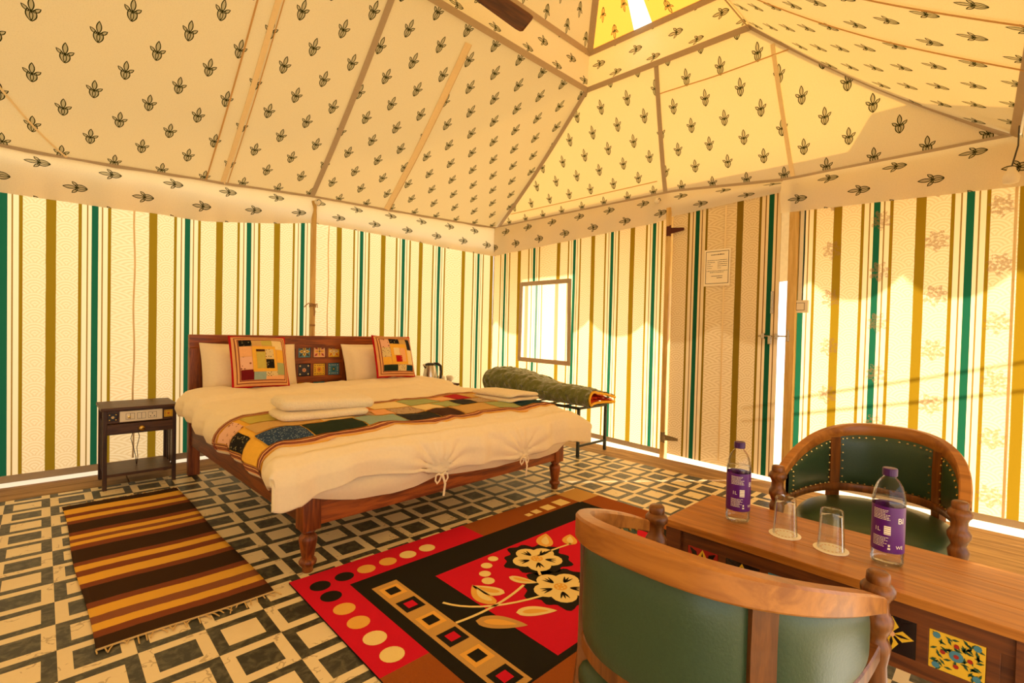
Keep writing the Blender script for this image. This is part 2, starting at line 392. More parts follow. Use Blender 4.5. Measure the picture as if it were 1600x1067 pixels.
planks('trim_4', 3.254, 3.738, YD-.3, -2.99, 4, 'y', 'planky')
def breakpoints(greens, wides):
    t = []
    for x, u in greens: t += [(x-.1, u-.1/PER), (x+.1, u+.1/PER)]
    for x, u in wides: t += [(x-.035, u-.035/PER), (x+.035, u+.035/PER)]
    return sorted(t)
def extend(t, lo, hi):
    r = list(t)
    if r[0][0] > lo: r.insert(0, (lo, r[0][1]-(r[0][0]-lo)/PER))
    if r[-1][0] < hi: r.append((hi, r[-1][1]+(hi-r[-1][0])/PER))
    return r
def columns(tab, lo, hi, step=.06):
    xs = [x for x, _ in tab if lo < x < hi]+[lo, hi]; n = int((hi-lo)/step)
    xs += [lerp(lo, hi, k/n) for k in range(1, n)]
    xs = sorted(xs); return [x for i, x in enumerate(xs) if i == 0 or x-xs[i-1] > 1e-4]
def cloth_wall(name, tab, lo, hi, zbot, ztop, place, mat, parent, hole=None, wav=.012, nz_=22):
    """place(s, z, d) -> world; zbot/ztop functions of s"""
    xs = columns(tab, lo, hi)
    if hole: xs = sorted(set(xs+[hole[0], hole[1]]))
    zs = [k/nz_ for k in range(nz_+1)]
    mb = MB(); vs = []; uv = []
    for zf in zs:
        for s in xs:
            z = lerp(zbot(s), ztop(s), zf)
            if hole:                                       # snap rows to the hole edges
                h = (ztop(s)-zbot(s))/nz_
                for e in hole[2:]:
                    if abs(z-e) <= h*.5: z = e
            d = wav*(nz(s*2.2, z*.5, 3)+.5*nz(s*7, z*.9, 9))
            vs.append(place(s, z, d)); uv.append((interp(tab, s), z))
    n = len(xs); fs = []
    for j in range(nz_):
        for i in range(n-1):
            if hole:
                sm = (xs[i]+xs[i+1])/2; zm = (vs[j*n+i][2]+vs[(j+1)*n+i+1][2])/2
                if hole[0] < sm < hole[1] and hole[2]-.001 < zm < hole[3]+.001: continue
            fs.append((j*n+i, j*n+i+1, (j+1)*n+i+1, (j+1)*n+i))
    mb.add(vs, fs, 0, uv)
    return mb.build(name, mat, parent, smooth=True)

# --- back wall (behind the headboard)
wa = struct('wall_back')
tabA = extend(breakpoints([(-.231, -.5), (.24, .5), (.821, 1.5), (1.283, 2.5), (1.752, 3.5), (2.357, 4.5), (2.852, 5.5), (3.338, 6.5), (3.943, 7.5)],
                          [(.003, 0), (.591, 1), (1.053, 2), (1.518, 3), (2.116, 4), (2.607, 5), (3.082, 6), (3.703, 7), (4.171, 8)]), XL, XB)
cloth_wall('wall_cloth', tabA, XL, XB, lambda s: .045, lambda s: 2.19, lambda s, z, d: (s, YA+d, z), 'wallA', wa)
h = MB(); h.ribbon([(lerp(XL, XB, k/40), YA-.004, .04) for k in range(41)], (0, -1, 0), .05); h.build('hem', 'binding', wa)
h = MB(); h.ribbon([(.472+.004*sin(k), YA-.012, lerp(.08, 2.2, k/20)) for k in range(21)], (0, -1, 0), .012, .003); h.build('seam', 'seam', wa)
h = MB(); h.ribbon([(2.0+.004*sin(k), YA-.012, lerp(.08, 2.2, k/20)) for k in range(21)], (0, -1, 0), .01, .003); h.build('seam', 'seam', wa)

# --- right wall: window section
wb = struct('wall_right')
WIN = (-.19, .56, .80, 1.72)                                # along s=-Y
tabB = [(y, u) for y, u in extend(breakpoints([(-.504, .5), (-.008, 1.5), (.601, 2.5), (1.105, 3.5), (1.603, 4.5)],
                          [(-.733, 0), (-.25, 1), (.373, 2), (.859, 3), (1.355, 4), (1.805, 5)]), -YA, 1.83)]
cloth_wall('wall_cloth', tabB, -YA, 1.76, lambda s: .075-.02*max(0, s), lambda s: 2.47, lambda s, z, d: (XB+d+.03*sin(pi*(s+YA)/2.5), -s, z), 'wallA', wb, hole=WIN)
h = MB(); h.ribbon([(XB+.022*sin(pi*k/40)-.006, lerp(YA, -1.76, k/40), .06-.02*max(0, -lerp(YA, -1.76, k/40))) for k in range(41)], (-1, 0, 0), .05); h.build('hem', 'binding', wb)
tabR = extend(breakpoints([(2.881, .5), (3.345, 1.5), (3.828, 2.5), (4.29, 3.5)], [(3.11, 1), (3.586, 2), (4.07, 3)]), 2.80, -YD)
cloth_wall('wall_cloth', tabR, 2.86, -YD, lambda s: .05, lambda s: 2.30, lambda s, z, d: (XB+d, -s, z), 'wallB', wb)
h = MB(); h.ribbon([(XB-.008, lerp(-2.86, YD, k/20), .04) for k in range(21)], (-1, 0, 0), .045); h.build('hem', 'binding', wb)
for y in (-4.03,):
    h = MB(); h.ribbon([(XB-.012, y, lerp(.06, 2.2, k/20)) for k in range(21)], (-1, 0, 0), .014, .003); h.build('seam', 'seam', wb)
# window
w1 = struct('window_1')
def wpt(s, z, d=0): return (XB+.03*sin(pi*(s+YA)/2.5)+d, -s, z)
wtab = extend(breakpoints([(.04, .5)], [(-.12, 0), (.36, 1)]), -.3, .7)
cloth_wall('window_voile', wtab, WIN[0], WIN[1], lambda s: WIN[2], lambda s: WIN[3], lambda s, z, d: wpt(s, z, d), 'voile', w1, nz_=10)
for (s0, z0, s1, z1) in ((WIN[0], WIN[3], WIN[1], WIN[3]), (WIN[0]-.015, WIN[2], WIN[1]+.03, WIN[2]-.01)):
    fr = MB(); fr.ribbon([wpt(lerp(s0, s1, k/10), lerp(z0, z1, k/10), -.012) for k in range(11)], (-1, 0, 0), .05, .012); fr.build('window_binding', 'binding', w1)
for (s0, z0, s1, z1) in ((WIN[0], WIN[3]+.02, WIN[0]-.01, WIN[2]-.02), (WIN[1], WIN[3]+.02, WIN[1]+.015, WIN[2]-.03)):
    fr = MB(); fr.ribbon([wpt(lerp(s0, s1, k/10), lerp(z0, z1, k/10), -.014) for k in range(11)], (-1, 0, 0), .045, .012); fr.build('window_binding', 'binding', w1)
# --- other walls (behind the camera): left wall and front wall with the open entrance
wl = struct('wall_left'); tabL = extend([(-4.3, 0), (.72, 5.02/PER)], YD, YA)
cloth_wall('wall_cloth', tabL, YD, YA, lambda s: .04, lambda s: 2.26, lambda s, z, d: (XL+d, s, z), 'wallA', wl)
wf = struct('wall_front'); tabF = extend([(-1.4, 0), (4.2, 5.6/PER)], XL, XB)
for a, b in ((XL, -.95), (2.3, XB)):
    cloth_wall('wall_cloth', tabF, a, b, lambda s: .04, lambda s: 2.3, lambda s, z, d: (s, YD+d, z), 'wallA', wf)

# --- door
dr = struct('door_1')
tabD = extend(breakpoints([(2.047, .5), (2.66, 1.5)], [(1.79, 0), (2.415, 1), (2.77, 1.75)][:2]), 1.80, 2.735)
DX = XB-.03
cloth_wall('door_cloth', tabD, 1.815, 2.735, lambda s: .03-.02*(s-1.8), lambda s: 2.30, lambda s, z, d: (DX+d*.5, -s, z), 'doorcloth', dr, wav=.008)
h = MB(); h.ribbon([(DX-.008, -2.30, lerp(.06, 2.25, k/12)) for k in range(13)], (-1, 0, 0), .012, .003); h.build('seam', 'seam', dr)
for y0, y1, nm in ((-1.80, -1.755, 'door_post'), (-2.862, -2.80, 'door_post')):
    b = MB(); b.box(DX-.03, DX+.035, y0, y1, -.03, 2.32, bev=.004); b.build(nm, 'pole', dr)
b = MB(); b.box(DX+.03, DX+.07, -2.86, -1.755, 2.30, 2.35, bev=.004); b.build('door_head', 'pole', dr)
# hinges, bolt
for z, mt in ((2.10, 'rust'), (.18, 'steel')):
    b = MB(); b.box(DX-.036, DX-.030, -1.803, -1.765, z-.045, z+.045, bev=.002)
    b.add([(DX-.034, -1.80, z-.028), (DX-.034, -1.80, z+.028), (DX-.034, -1.935, z+.012), (DX-.034, -1.935, z-.012), (DX-.026, -1.80, z-.028), (DX-.026, -1.80, z+.028), (DX-.026, -1.935, z+.012), (DX-.026, -1.935, z-.012)],
          [(0, 1, 2, 3), (7, 6, 5, 4), (0, 3, 7, 4), (1, 5, 6, 2), (3, 2, 6, 7), (0, 4, 5, 1)])
    b.lathe([(.007, -.05), (.007, .05)], (DX-.036, -1.804, z), 8); b.build('hinge', mt, dr)
zb = 1.145
b = MB(); b.tube([(DX-.03, -2.60, zb), (DX-.03, -2.83, zb)], .006); b.build('bolt_rod', 'steel', dr)
for y in (-2.635, -2.735):
    b = MB(); b.box(DX-.04, DX-.008, y-.012, y+.012, zb-.022, zb+.022, bev=.003); b.build('bolt_bracket', 'steel', dr)
b = MB(); b.box(DX-.042, DX-.03, -2.70, -2.675, zb-.065, zb+.004, bev=.003); b.build('bolt_hasp', 'steel', dr)
b = MB(); b.box(DX-.038, DX-.030, -2.828, -2.812, zb-.04, zb+.05, bev=.002); b.build('bolt_keeper', 'steel', dr)
b = MB(); b.box(DX-.02, DX-.008, -2.70, -2.68, zb+.18, zb+.36, bev=.003); b.build('door_handle', 'steel', dr)

# --- ceiling cloth
ce = struct('ceiling')
EA = [(XL, 2.30), (-.247, 2.292), (.068, 2.29), (.587, 2.316), (1.052, 2.337), (1.823, 2.385), (2.913, 2.418), (3.735, 2.452), (4.24, 2.475)]
E1 = Vector((4.24, .71, 2.475)); E2 = Vector((4.2, -4.02, 2.38)); E3 = Vector((XL, .71, 2.30)); E4 = Vector((XL, -4.25, 2.34))
ZR, ZR2 = 3.55, 3.905
R1 = Vector((3.838, -1.024, ZR)); R2 = Vector((3.913, -2.544, ZR)); R3 = Vector((-1.1, -1.024, ZR)); R4 = Vector((-1.1, -2.544, ZR))
U1 = Vector((3.85, -1.035, ZR2)); U2 = Vector((3.92, -2.54, ZR2)); U3 = Vector((-1.1, -1.035, ZR2)); U4 = Vector((-1.1, -2.54, ZR2))
T1 = Vector((3.05, -1.78, 4.45)); T2 = Vector((.2, -1.78, 4.45))
SAG = .045
def eaveB(t):                                               # E1 -> E2 with the sag of the rope
    p = E1.lerp(E2, t); p.z += interp([(0, 0), (.53, .045), (.73, -.03), (1, 0)], t); return p
def roofA(a, b):
    x = lerp(XL, 4.24, a); lo = Vector((x, .71, interp(EA, x))); hi = R3.lerp(R1, a); p = lo.lerp(hi, b)
    p.z -= SAG*sin(pi*b); return p
def roofB(a, b):
    p = eaveB(a).lerp(R1.lerp(R2, a), b); p.x += .03*sin(pi*b)*sin(pi*a); p.z -= SAG*sin(pi*b); return p
def roofD(a, b):
    p = E2.lerp(E4, a).lerp(R2.lerp(R4, a), b); p.z -= (SAG+.02)*sin(pi*b)-.05*sin(pi*a*6)**2*0; return p
def roofC(a, b):
    p = E4.lerp(E3, a).lerp(R4.lerp(R3, a), b); p.z -= SAG*sin(pi*b); return p
def panel(fn, uvf, mat='roof', nu=48, nv=16, name='roof_panel'):
    mb = MB(); mb.grid(lambda a, b: tuple(fn(a, b)), nu, nv, 0, uvf); return mb.build(name, mat, ce, True)
SL = 2.06
panel(roofA, lambda a, b: (roofA(a, b).x+.091, SL*b+.043))
panel(roofB, lambda a, b: (-roofB(a, b).y+.02, 1.17*b*1.05+.03), nu=40)
panel(roofD, lambda a, b: (-roofD(a, b).x+.05, 1.9*b+.05))
panel(roofC, lambda a, b: (roofC(a, b).y, 1.2*b), nu=20)
def band(P, Q, P2, Q2, sgn, out):
    L = (Q-P).length
    def f(a, b):
        p = P.lerp(Q, a).lerp(P2.lerp(Q2, a), b); n_ = Vector(out)*(.035*sin(pi*b)+.01*nz(a*6, b*2)); p += n_*(1-(2*a-1)**8); p.z += .006*sin(a*31)*0; return p
    panel(f, lambda a, b: (b*.355+.07, sgn*a*L+.05), nu=40, nv=8, name='ceiling_band', mat='roof')
band(R1, R3, U1, U3, 1, (0, 1, 0)); band(R2, R1, U2, U1, 1, (1, 0, 0)); band(R2, R4, U2, U4, -1, (0, -1, 0)); band(R4, R3, U4, U3, 1, (-1, 0, 0))
def quad(A, B, C_, D):
    return lambda a, b: A.lerp(B, a).lerp(D.lerp(C_, a), b)
panel(quad(U3, U1, T1, T2), lambda a, b: (lerp(-1.1, 3.85, a), -1.1*b))
panel(quad(U2, U4, T2, T1), lambda a, b: (lerp(3.9, -1.1, a), -1.1*b))
panel(quad(U4, U3, T2, T2), lambda a, b: (a, b), nu=12)
fB = quad(U1, U2, T1, T1)
og = motif_cloth('orange_printed_canvas', .42, (255, 160, 58), (236, 170, 88))
for a0, a1, mt_, nm in ((0, .33, og, 'gable_panel'), (.33, .45, 'net', 'gable_strip'), (.45, 1, og, 'gable_panel')):
    mb = MB(); mb.grid(lambda a, b: tuple(fB(lerp(a0, a1, a), b)), 8, 12, 0, lambda a, b: (lerp(a0, a1, a)*1.5, -1.1*b)); mb.build(nm, mt_, ce, True)

# tapes over the seams
def tape(name, pts, nrm, w, mat='binding', th=.004):
    mb = MB(); mb.ribbon(pts, nrm, w, th); return mb.build(name, mat, ce)
def along(fn, a0, b0, a1, b1, n, off):
    r = []
    for k in range(n+1):
        t = k/n; r.append(Vector(fn(lerp(a0, a1, t), lerp(b0, b1, t)))+Vector(off))
    return r
nA = Vector((0, -1.15, -1.73)).normalized(); nB = Vector((-1.08, 0, -.35)).normalized(); nD = Vector((0, 1.2, -1.5)).normalized()
tape('eave_binding', along(roofA, 0, .004, 1, .004, 60, nA*.006), nA, .045)
tape('eave_binding', along(roofB, 0, .006, 1, .006, 40, nB*.006), nB, .045)
tape('eave_binding', along(roofD, 0, .006, 1, .006, 30, nD*.006), nD, .045)
tape('hip_binding', along(roofA, 1, 0, 1, 1, 24, (nA+nB)*.006), (nA+nB), .05)
tape('hip_binding', along(roofB, 1, 0, 1, 1, 24, (nD+nB)*.006), (nD+nB), .06)
tape('ring_binding', along(roofA, 0, 1, 1, 1, 40, (0, -.006, -.01)), (nA+Vector((0, -1, 0))), .05)
tape('ring_binding', along(roofB, 0, 1, 1, 1, 24, (-.006, 0, -.01)), (nB+Vector((-1, 0, 0))), .05)
tape('ring_binding', along(roofD, 0, 1, 1, 1, 24, (0, .006, -.01)), (nD+Vector((0, 1, 0))), .05)
tape('ring_binding', [U3.lerp(U1, k/20)+Vector((0, -.008, -.006)) for k in range(21)], (0, -1, -.4), .05)
tape('ring_binding', [U1.lerp(U2, k/10)+Vector((-.008, 0, -.006)) for k in range(11)], (-1, 0, -.4), .05)
tape('ring_binding', [U2.lerp(U4, k/20)+Vector((0, .008, -.006)) for k in range(21)], (0, 1, -.4), .05)
tape('hip_binding', [U1.lerp(T1, k/10)+Vector((-.01, -.01, -.008)) for k in range(11)], (-1, -1, -1), .06)
def aX(x): return (x-XL)/(4.24-XL)
def raf(x, w, mat, name, b1=1, n_=nA):
    tape(name, along(roofA, aX(x), 0, aX(x), b1, 24, nA*.005), nA, w, mat)
raf(1.823, .045, 'binding', 'rafter_binding')
raf(1.065, .035, 'seam', 'seam_band'); raf(2.62, .06, 'seam', 'seam_band', .93); raf(.94, .010, 'seamline', 'seam_line'); raf(1.10, .006, 'seamline', 'seam_line')
raf(2.655, .006, 'seamline', 'seam_line', .93)
def diag():
    return [Vector(roofA(aX(lerp(.12, -.62, t)), lerp(0, .52, t**1.25)))+nA*.005 for t in [k/16 for k in range(17)]]
tape('seam_line', diag(), nA, .012, 'seam')
tape('rafter_binding', along(roofB, .51, 0, .487, 1, 20, nB*.006), nB, .042)
def b_line(y0, y1, bmax, n=20):
    r = []
    for k in range(n+1):
        b = bmax*k/n; y = lerp(y0, y1, k/n); lo, hi = lerp(.71, -1.024, b), lerp(-4.02, -2.544, b); r.append(roofB((y-lo)/(hi-lo), b)+nB*.006)
    return r
tape('seam_line', b_line(-2.80, -2.70, .86), nB, .03, 'seam')
tape('seam_line', along(roofB, .50, .80, .985, .80, 20, nB*.006), nB, .008, 'seamline')
tape('seam_line', along(roofB, .02, .14, .49, .14, 20, nB*.006), nB, .007, 'seamline')
tape('seam_line', along(roofD, .182, .0, .145, 1, 24, nD*.006), nD, .010, 'seamline')
tape('seam_line', along(roofD, .258, .0, .235, 1, 24, nD*.006), nD, .010, 'seamline')
# valances
VA = [(XL, 1.98), (-.245, 1.979), (.241, 1.981), (.584, 1.993), (.93, 1.99), (1.5, 2.07), (1.812, 2.13), (2.288, 2.134), (2.894, 2.125), (3.421, 2.105), (4.16, 2.105)]
def valA(a, b):
    x = lerp(XL, 4.19, a); zt = interp(EA, x); zb_ = interp(VA, x)
    return Vector((x, .70-.05*sin(pi*min(1, b*1.2)*.8)-.015*nz(x*4, b), lerp(zt, zb_, b)))
panel(valA, lambda a, b: (b*.33+.075, -valA(a, b).x+.03), 'valance', 70, 8, 'valance')
VB = [(-.71, 2.105), (.85, 2.166), (1.66, 2.20), (1.80, 2.235), (2.73, 2.284)]
def valB(a, b):
    s = lerp(-.70, 2.735, a); zt = eaveB((s+.71)/(4.73)).z; zb_ = interp(VB, s)
    return Vector((4.19-.05*sin(pi*min(1, b*1.2)*.8)+.012*nz(s*4, b), -s, lerp(zt, zb_, b)))
panel(valB, lambda a, b: (b*.3+.075, -valB(a, b).y*-1+.03), 'valance', 50, 8, 'valance')
def valB2(a, b):
    s = lerp(2.735, 4.06, a); zt = eaveB(min(1, (s+.71)/4.73)).z; zb_ = lerp(2.113, 2.064, a)
    return Vector((4.17-.06*sin(pi*min(1, b*1.2)*.8)+.014*nz(s*4, b), -s, lerp(zt, zb_, b)))
panel(valB2, lambda a, b: (b*.33+.075, valB2(a, b).y*1+.03), 'valance', 24, 8, 'valance')
def valD(a, b):
    x = lerp(4.17, XL, a); zt = E2.lerp(E4, a).z
    return Vector((x, lerp(-4.04, -4.25, a)-.06*b, lerp(zt, 2.06, b)))
panel(valD, lambda a, b: (b*.33, x_ if False else valD(a, b).x), 'valance', 40, 6, 'valance')
# outer fly sheet whose scalloped edge shades the wall, posts and guy ropes
fly = struct('trim_3')
def fly_edge(y0, y1, zt, zlow, per, X, off=0):
    n = int(abs(y1-y0)/.02); mb = MB(); vs = []
    for k in range(n+1):
        y = lerp(y0, y1, k/n); ph = abs((((y-off)/per) % 1)-.5)*2        # 1 at points
        z = zlow+.17*(ph**2.2)
        vs += [(X, y, zt), (X, y, z)]
    mb.add(vs, [(2*k, 2*k+1, 2*k+3, 2*k+2) for k in range(n)]); return mb.build('outer_fringe', 'outer', fly)
FX = XB+.75
fly_edge(1.2, -.38, 2.34, 1.66, .73, FX, -1.39); fly_edge(-1.17, -3.40, 2.34, 1.66, .73, FX, -1.39); fly_edge(-3.44, -6, 2.6, 1.98, .55, FX, -4.08)
mb = MB(); mb.tube([(XB+.5, -2.9, .94), (XB+.5, -5.6, 1.72)], .012); mb.build('guy_rope', 'rope', fly)
mb = MB(); mb.tube([(XB+.5, -2.9, .83), (XB+.5, -5.6, 1.50)], .012); mb.build('guy_rope', 'rope', fly)
for y in (1.2, -3.42, -6.0):
    mb = MB(); mb.tube([(FX+.03, y, -.06), (FX+.03, y, 2.55)], .025); mb.build('outer_post', 'pole', fly)

# roof fly between the eave and the fringe, and the soffit out to the added canopy
for y0, y1, zt in ((1.3, -.38, 2.34), (-1.17, -3.42, 2.34), (-.38, -1.17, 2.34), (-3.42, -6, 2.6)):
    mb = MB(); mb.add([(XB+.06, y0, zt+.22), (FX+.01, y0, zt), (FX+.01, y1, zt), (XB+.06, y1, zt+.22)], [(0, 1, 2, 3)]); mb.build('fly_panel', 'outer', fly)
mb = MB(); mb.grid(lambda a, b: tuple(E2.lerp(E4, a).lerp(Vector((4.3, -4.42, 2.62)).lerp(Vector((XL, -4.42, 2.62)), a), b)), 20, 3, 0, lambda a, b: (a*5.6, b*.4)); mb.build('soffit', 'roof', fly, True)
# unseen canopy added outside the entrance to keep direct sun off the floor
mb = MB(); mb.add([(-2.5, -4.42, 2.62), (4.3, -4.42, 2.62), (4.3, -7.2, 2.1), (-2.5, -7.2, 2.1)], [(0, 1, 2, 3)]); mb.build('sun_block_canopy', 'outer', fly)
# ================================================================== TENT FITTINGS
# pole of the back wall in its sleeve, with a rope tie
p = thing('tent_pole', 'pale wooden tent pole against the striped wall above the headboard', 'tent pole', (1.835, .665, 0))
mb = MB(); mb.tube([(0, 0, 0), (0, 0, 2.34)], .024, 12); mb.build('pole_shaft', 'pole', p, True)
mb = MB(); mb.lathe([(.0245, 0), (.027, .01), (.0245, .02)], (0, 0, 1.14), 12); mb.build('pole_joint', 'rope', p)
mb = MB()
for k in range(3): mb.tube([(.028*cos(t), .028*sin(t), 1.33+.012*k+.004*sin(t*2)) for t in [2*pi*i/16 for i in range(17)]], .005, 6)
mb.tube([(-.02, -.025, 1.34), (-.05, -.03, 1.36), (-.075, -.02, 1.335), (-.085, -.015, 1.32)], .005, 6); mb.tube([(.0, -.028, 1.33), (.01, -.033, 1.28), (.005, -.03, 1.24)], .006, 6)
mb.tube([(.01, -.028, 1.34), (.03, -.03, 1.36), (.035, -.025, 1.32)], .005, 6); mb.build('rope_tie', 'rope', p)
for nm, loc, lab in (('pole_cap', (1.845, .610, 2.325), 'round white cap at the eave above the wall pole'), ('pole_cap', (4.13, -1.66, 2.40), 'round white cap at the eave above the door hinge')):
    c = thing('pole_cap', lab, 'pole cap', loc, group='white pole caps under the eaves')
    mb = MB(); mb.lathe([(.0, .028), (.014, .025), (.024, .015), (.028, 0), (.024, -.015), (.014, -.025), (0, -.028)], (0, 0, 0), 14, cap=False); mb.build('cap_ball', 'white', c, True)
    mb = MB(); mb.tube([(.02*cos(t)+.005, -.024+.0, .02*sin(t)) for t in [k*.5 for k in range(7)]], .003, 6); mb.build('hook', 'black', c)

# notice on the door
nt_ = thing('notice_sheet', 'printed paper notice taped to the striped door', 'notice', (DX-.016, -2.24, 1.728), rot=(0, 0, 0))
mb = MB(); mb.box(0, .003, -.112, .112, -.158, .158); mb.build('paper', 'paper', nt_)
mb = MB()
for (a, b_, c, d) in ((-.1, .1, .138, .142), (-.1, .1, -.138, -.134), (-.1, -.096, -.138, .142), (.096, .1, -.138, .142)): mb.box(-.001, 0, a, b_, c, d)
mb.build('printed_frame', 'ink', nt_)
mb = MB()
def textline(y0, y1, z, hh=.0045):
    y = y0
    while y > y1:
        w_ = random.uniform(.004, .014); mb.box(-.001, 0, max(y1, y-w_), y, z, z+hh*random.uniform(.7, 1.1)); y -= w_+.003
textline(.055, -.06, .108, .008)
for i, (l1, l2) in enumerate(((.0, -.085), (.02, -.088), (.055, -.088), (.04, -.085), (.045, -.035))):
    z = .062-.017*i; textline(.085, l1, z); textline(-.005, l2, z)
textline(.09, -.09, -.03, .004); textline(.06, -.06, -.043, .004); textline(.05, -.05, -.075); textline(.0, -.05, -.092, .006)
mb.build('printed_text', 'ink', nt_)['kind'] = 'stuff'

# switch beside the door
sw = thing('light_switch', 'white square light switch beside the door post', 'switch', (XB-.022, -2.89, 1.378))
mb = MB(); mb.box(-.012, .02, -.052, .052, -.048, .048, bev=.004); mb.build('switch_plate', 'white', sw)
mb = MB(); mb.box(-.016, -.010, -.026, .026, -.026, .026, bev=.003); mb.build('rocker', 'white', sw)
mb = MB()
for a, b_, c, d in ((-.029, -.026, -.029, .029), (.026, .029, -.029, .029), (-.029, .029, -.029, -.026), (-.029, .029, .026, .029)): mb.box(-.013, -.0115, a, b_, c, d)
mb.build('rocker_gap', 'black', sw)
mb = MB(); mb.box(-.006, .006, -.004, .022, .048, .80, bev=.003); mb.build('conduit', 'white', sw)
mb = MB(); mb.tube([(-.004, -.010, .048), (-.004, -.014, .4), (-.004, -.012, .8)], .004, 6); mb.build('cable', 'black', sw)

# ceiling fan
fn = thing('ceiling_fan', 'dark wooden ceiling fan hanging under the tent roof', 'ceiling fan', (1.62, -1.80, 3.13))
mb = MB(); mb.lathe([(.0, -.09), (.06, -.085), (.11, -.05), (.12, 0), (.10, .05), (.03, .08), (.02, .10)], n=20, cap=False); mb.build('motor', 'fan', fn, True)
mb = MB(); mb.tube([(0, 0, .08), (0, 0, 1.3)], .012, 8); mb.build('down_rod', 'steeldark', fn)
for k in range(3):
    an = radians(2+120*k); ca, sa = cos(an), sin(an); mb = MB(); secs = []
    for r, w_ in ((.17, .035), (.24, .05), (.56, .062), (.60, .058), (.612, .04)):
        q = []
        for (t, hgt) in ((-1, 0), (1, 0), (1, .008), (-1, .008)):
            yy = t*w_; zz = hgt-.02*t; q.append((ca*r-sa*yy, sa*r+ca*yy, zz))
        secs.append(q)
    mb.sweep(secs); bl_ = mb.build('blade', 'fan', fn)
    mb = MB(); mb.sweep([[(ca*r-sa*t*.02, sa*r+ca*t*.02, z_) for t, z_ in ((-1, -.012), (1, -.012), (1, -.004), (-1, -.004))] for r in (.09, .22)]); mb.build('blade_arm', 'steeldark', bl_)
# lamp at the tent corner
lp = thing('hanging_bulb', 'white bulb at the right tent corner under the valance', 'lamp', (3.60, -4.01, 2.0))
mb = MB(); mb.lathe([(0, -.04), (.03, -.03), (.035, 0), (.02, .03), (.014, .05)], n=14, cap=False); mb.build('bulb', 'white', lp, True)
mb = MB(); mb.tube([(0, 0, .05), (.15, -.02, .2), (.3, -.02, .35)], .004, 6); mb.build('cord', 'black', lp)

# ================================================================== BED
BO = Vector((.745, .2, 0)); BTH = .029
bed = thing('bed', 'wooden double bed with ceramic tile headboard and turned legs', 'bed', BO, BTH)
def bw(p):                                                  # bed-local to world
    return Matrix.Rotation(BTH, 4, 'Z') @ Vector(p) + BO
def tile_mb(sz, style):
    """glazed tile facing -y with its painted pattern as thin raised glaze; returns MB and materials"""
    base, c1, c2, c3 = style[:4]; mb = MB(); h_ = sz/2; mb.box(-h_, h_, -.006, .01, -h_, h_, 0, .002)
    def poly(pts, y, mi): mb.add([(x, y, z) for x, z in pts]+[(x, -.006, z) for x, z in pts], [tuple(range(len(pts)))]+[(i, i+len(pts), (i+1) % len(pts)+len(pts), (i+1) % len(pts)) for i in range(len(pts))], mi)
    def disc(cx, cz, r, y, mi, n=10): poly([(cx+r*cos(2*pi*k/n), cz+r*sin(2*pi*k/n)) for k in range(n)], y, mi)
    def petal(an, r0, r1, w, y, mi):
        ca, sa = cos(an), sin(an); f = lambda r, t: (r*ca-t*sa, r*sa+t*ca)
        poly([f(r0, 0), f(lerp(r0, r1, .45), -w), f(r1, 0), f(lerp(r0, r1, .45), w)], y, mi)
    kind = style[4]
    if kind == 'star':
        for k in range(4): petal(pi/2*k, sz*.03, sz*.44, sz*.14, -.0072, 1); petal(pi/2*k, sz*.05, sz*.36, sz*.035, -.0080, 2)
        for k in range(4): petal(pi/4+pi/2*k, sz*.22, sz*.6, sz*.09, -.0072, 2)
        disc(0, 0, sz*.07, -.0086, 3)
    elif kind == 'rosette':
        for k in range(8): petal(pi/4*k, sz*.02, sz*.2, sz*.05, -.0074, 1)
        disc(0, 0, sz*.06, -.0084, 2)
        for i in (-1, 1):
            for j in (-1, 1): disc(i*sz*.34, j*sz*.34, sz*.07, -.0074, 3, 8)
    elif kind == 'dots':
        for k in range(16):
            a = 2*pi*k/16; q = sz*.38/max(abs(cos(a)), abs(sin(a))); petal(a, q*.8, q*1.08, sz*.035, -.0074, 1)
        for k in range(8): petal(pi/4*k+.2, sz*.05, sz*.24, sz*.04, -.0074, 2)
        disc(0, 0, sz*.06, -.0084, 3)
    else:                                                   # 'vine'
        rnd = random.Random(style[5] if len(style) > 5 else 1)
        for k in range(64):
            a = rnd.uniform(0, 2*pi); cx = rnd.uniform(-.42, .42)*sz; cz = rnd.uniform(-.42, .42)*sz
            ca, sa = cos(a)*sz*.075, sin(a)*sz*.075; poly([(cx-ca, cz-sa), (cx+sa*.35, cz-ca*.35), (cx+ca, cz+sa), (cx-sa*.35, cz+ca*.35)], -.0072, 1)
        for i, j in ((-1, -1), (1, -1), (1, 1), (-1, 1)): disc(i*sz*.36, j*sz*.36, sz*.075, -.0078, 2, 8)
        for i, j in ((0, -.24), (.24, 0), (0, .24), (-.24, 0)): disc(i*sz, j*sz, sz*.05, -.0078, 3, 8)
        disc(0, 0, sz*.13, -.0078, 2, 12); disc(0, 0, sz*.05, -.0086, 3, 8)
    return mb, [base, c1, c2, c3]
TS = dict(blue=('t_blue', 't_yellow', 't_black', 't_cream', 'star'), peach=('t_peach', 't_yellow', 't_red', 't_navy', 'star'), yel=('t_yellow', 't_cream', 't_orange', 't_cream', 'star'),
          navy=('t_navy', 't_peach', 't_red', 't_cream', 'rosette'), sun=('t_yellow', 't_black', 't_orange', 't_red', 'dots'), teal=('t_blue', 't_cream', 't_green', 't_yellow', 'dots'),
          flower=('t_yellow', 't_green', 't_blue', 't_red', 'vine', 5), ember=('t_red', 't_yellow', 't_black', 't_cream', 'star'), night=('t_black', 't_yellow', 't_black', 't_peach', 'star'), dusk=('t_black', 't_cream', 't_red', 't_yellow', 'rosette'))
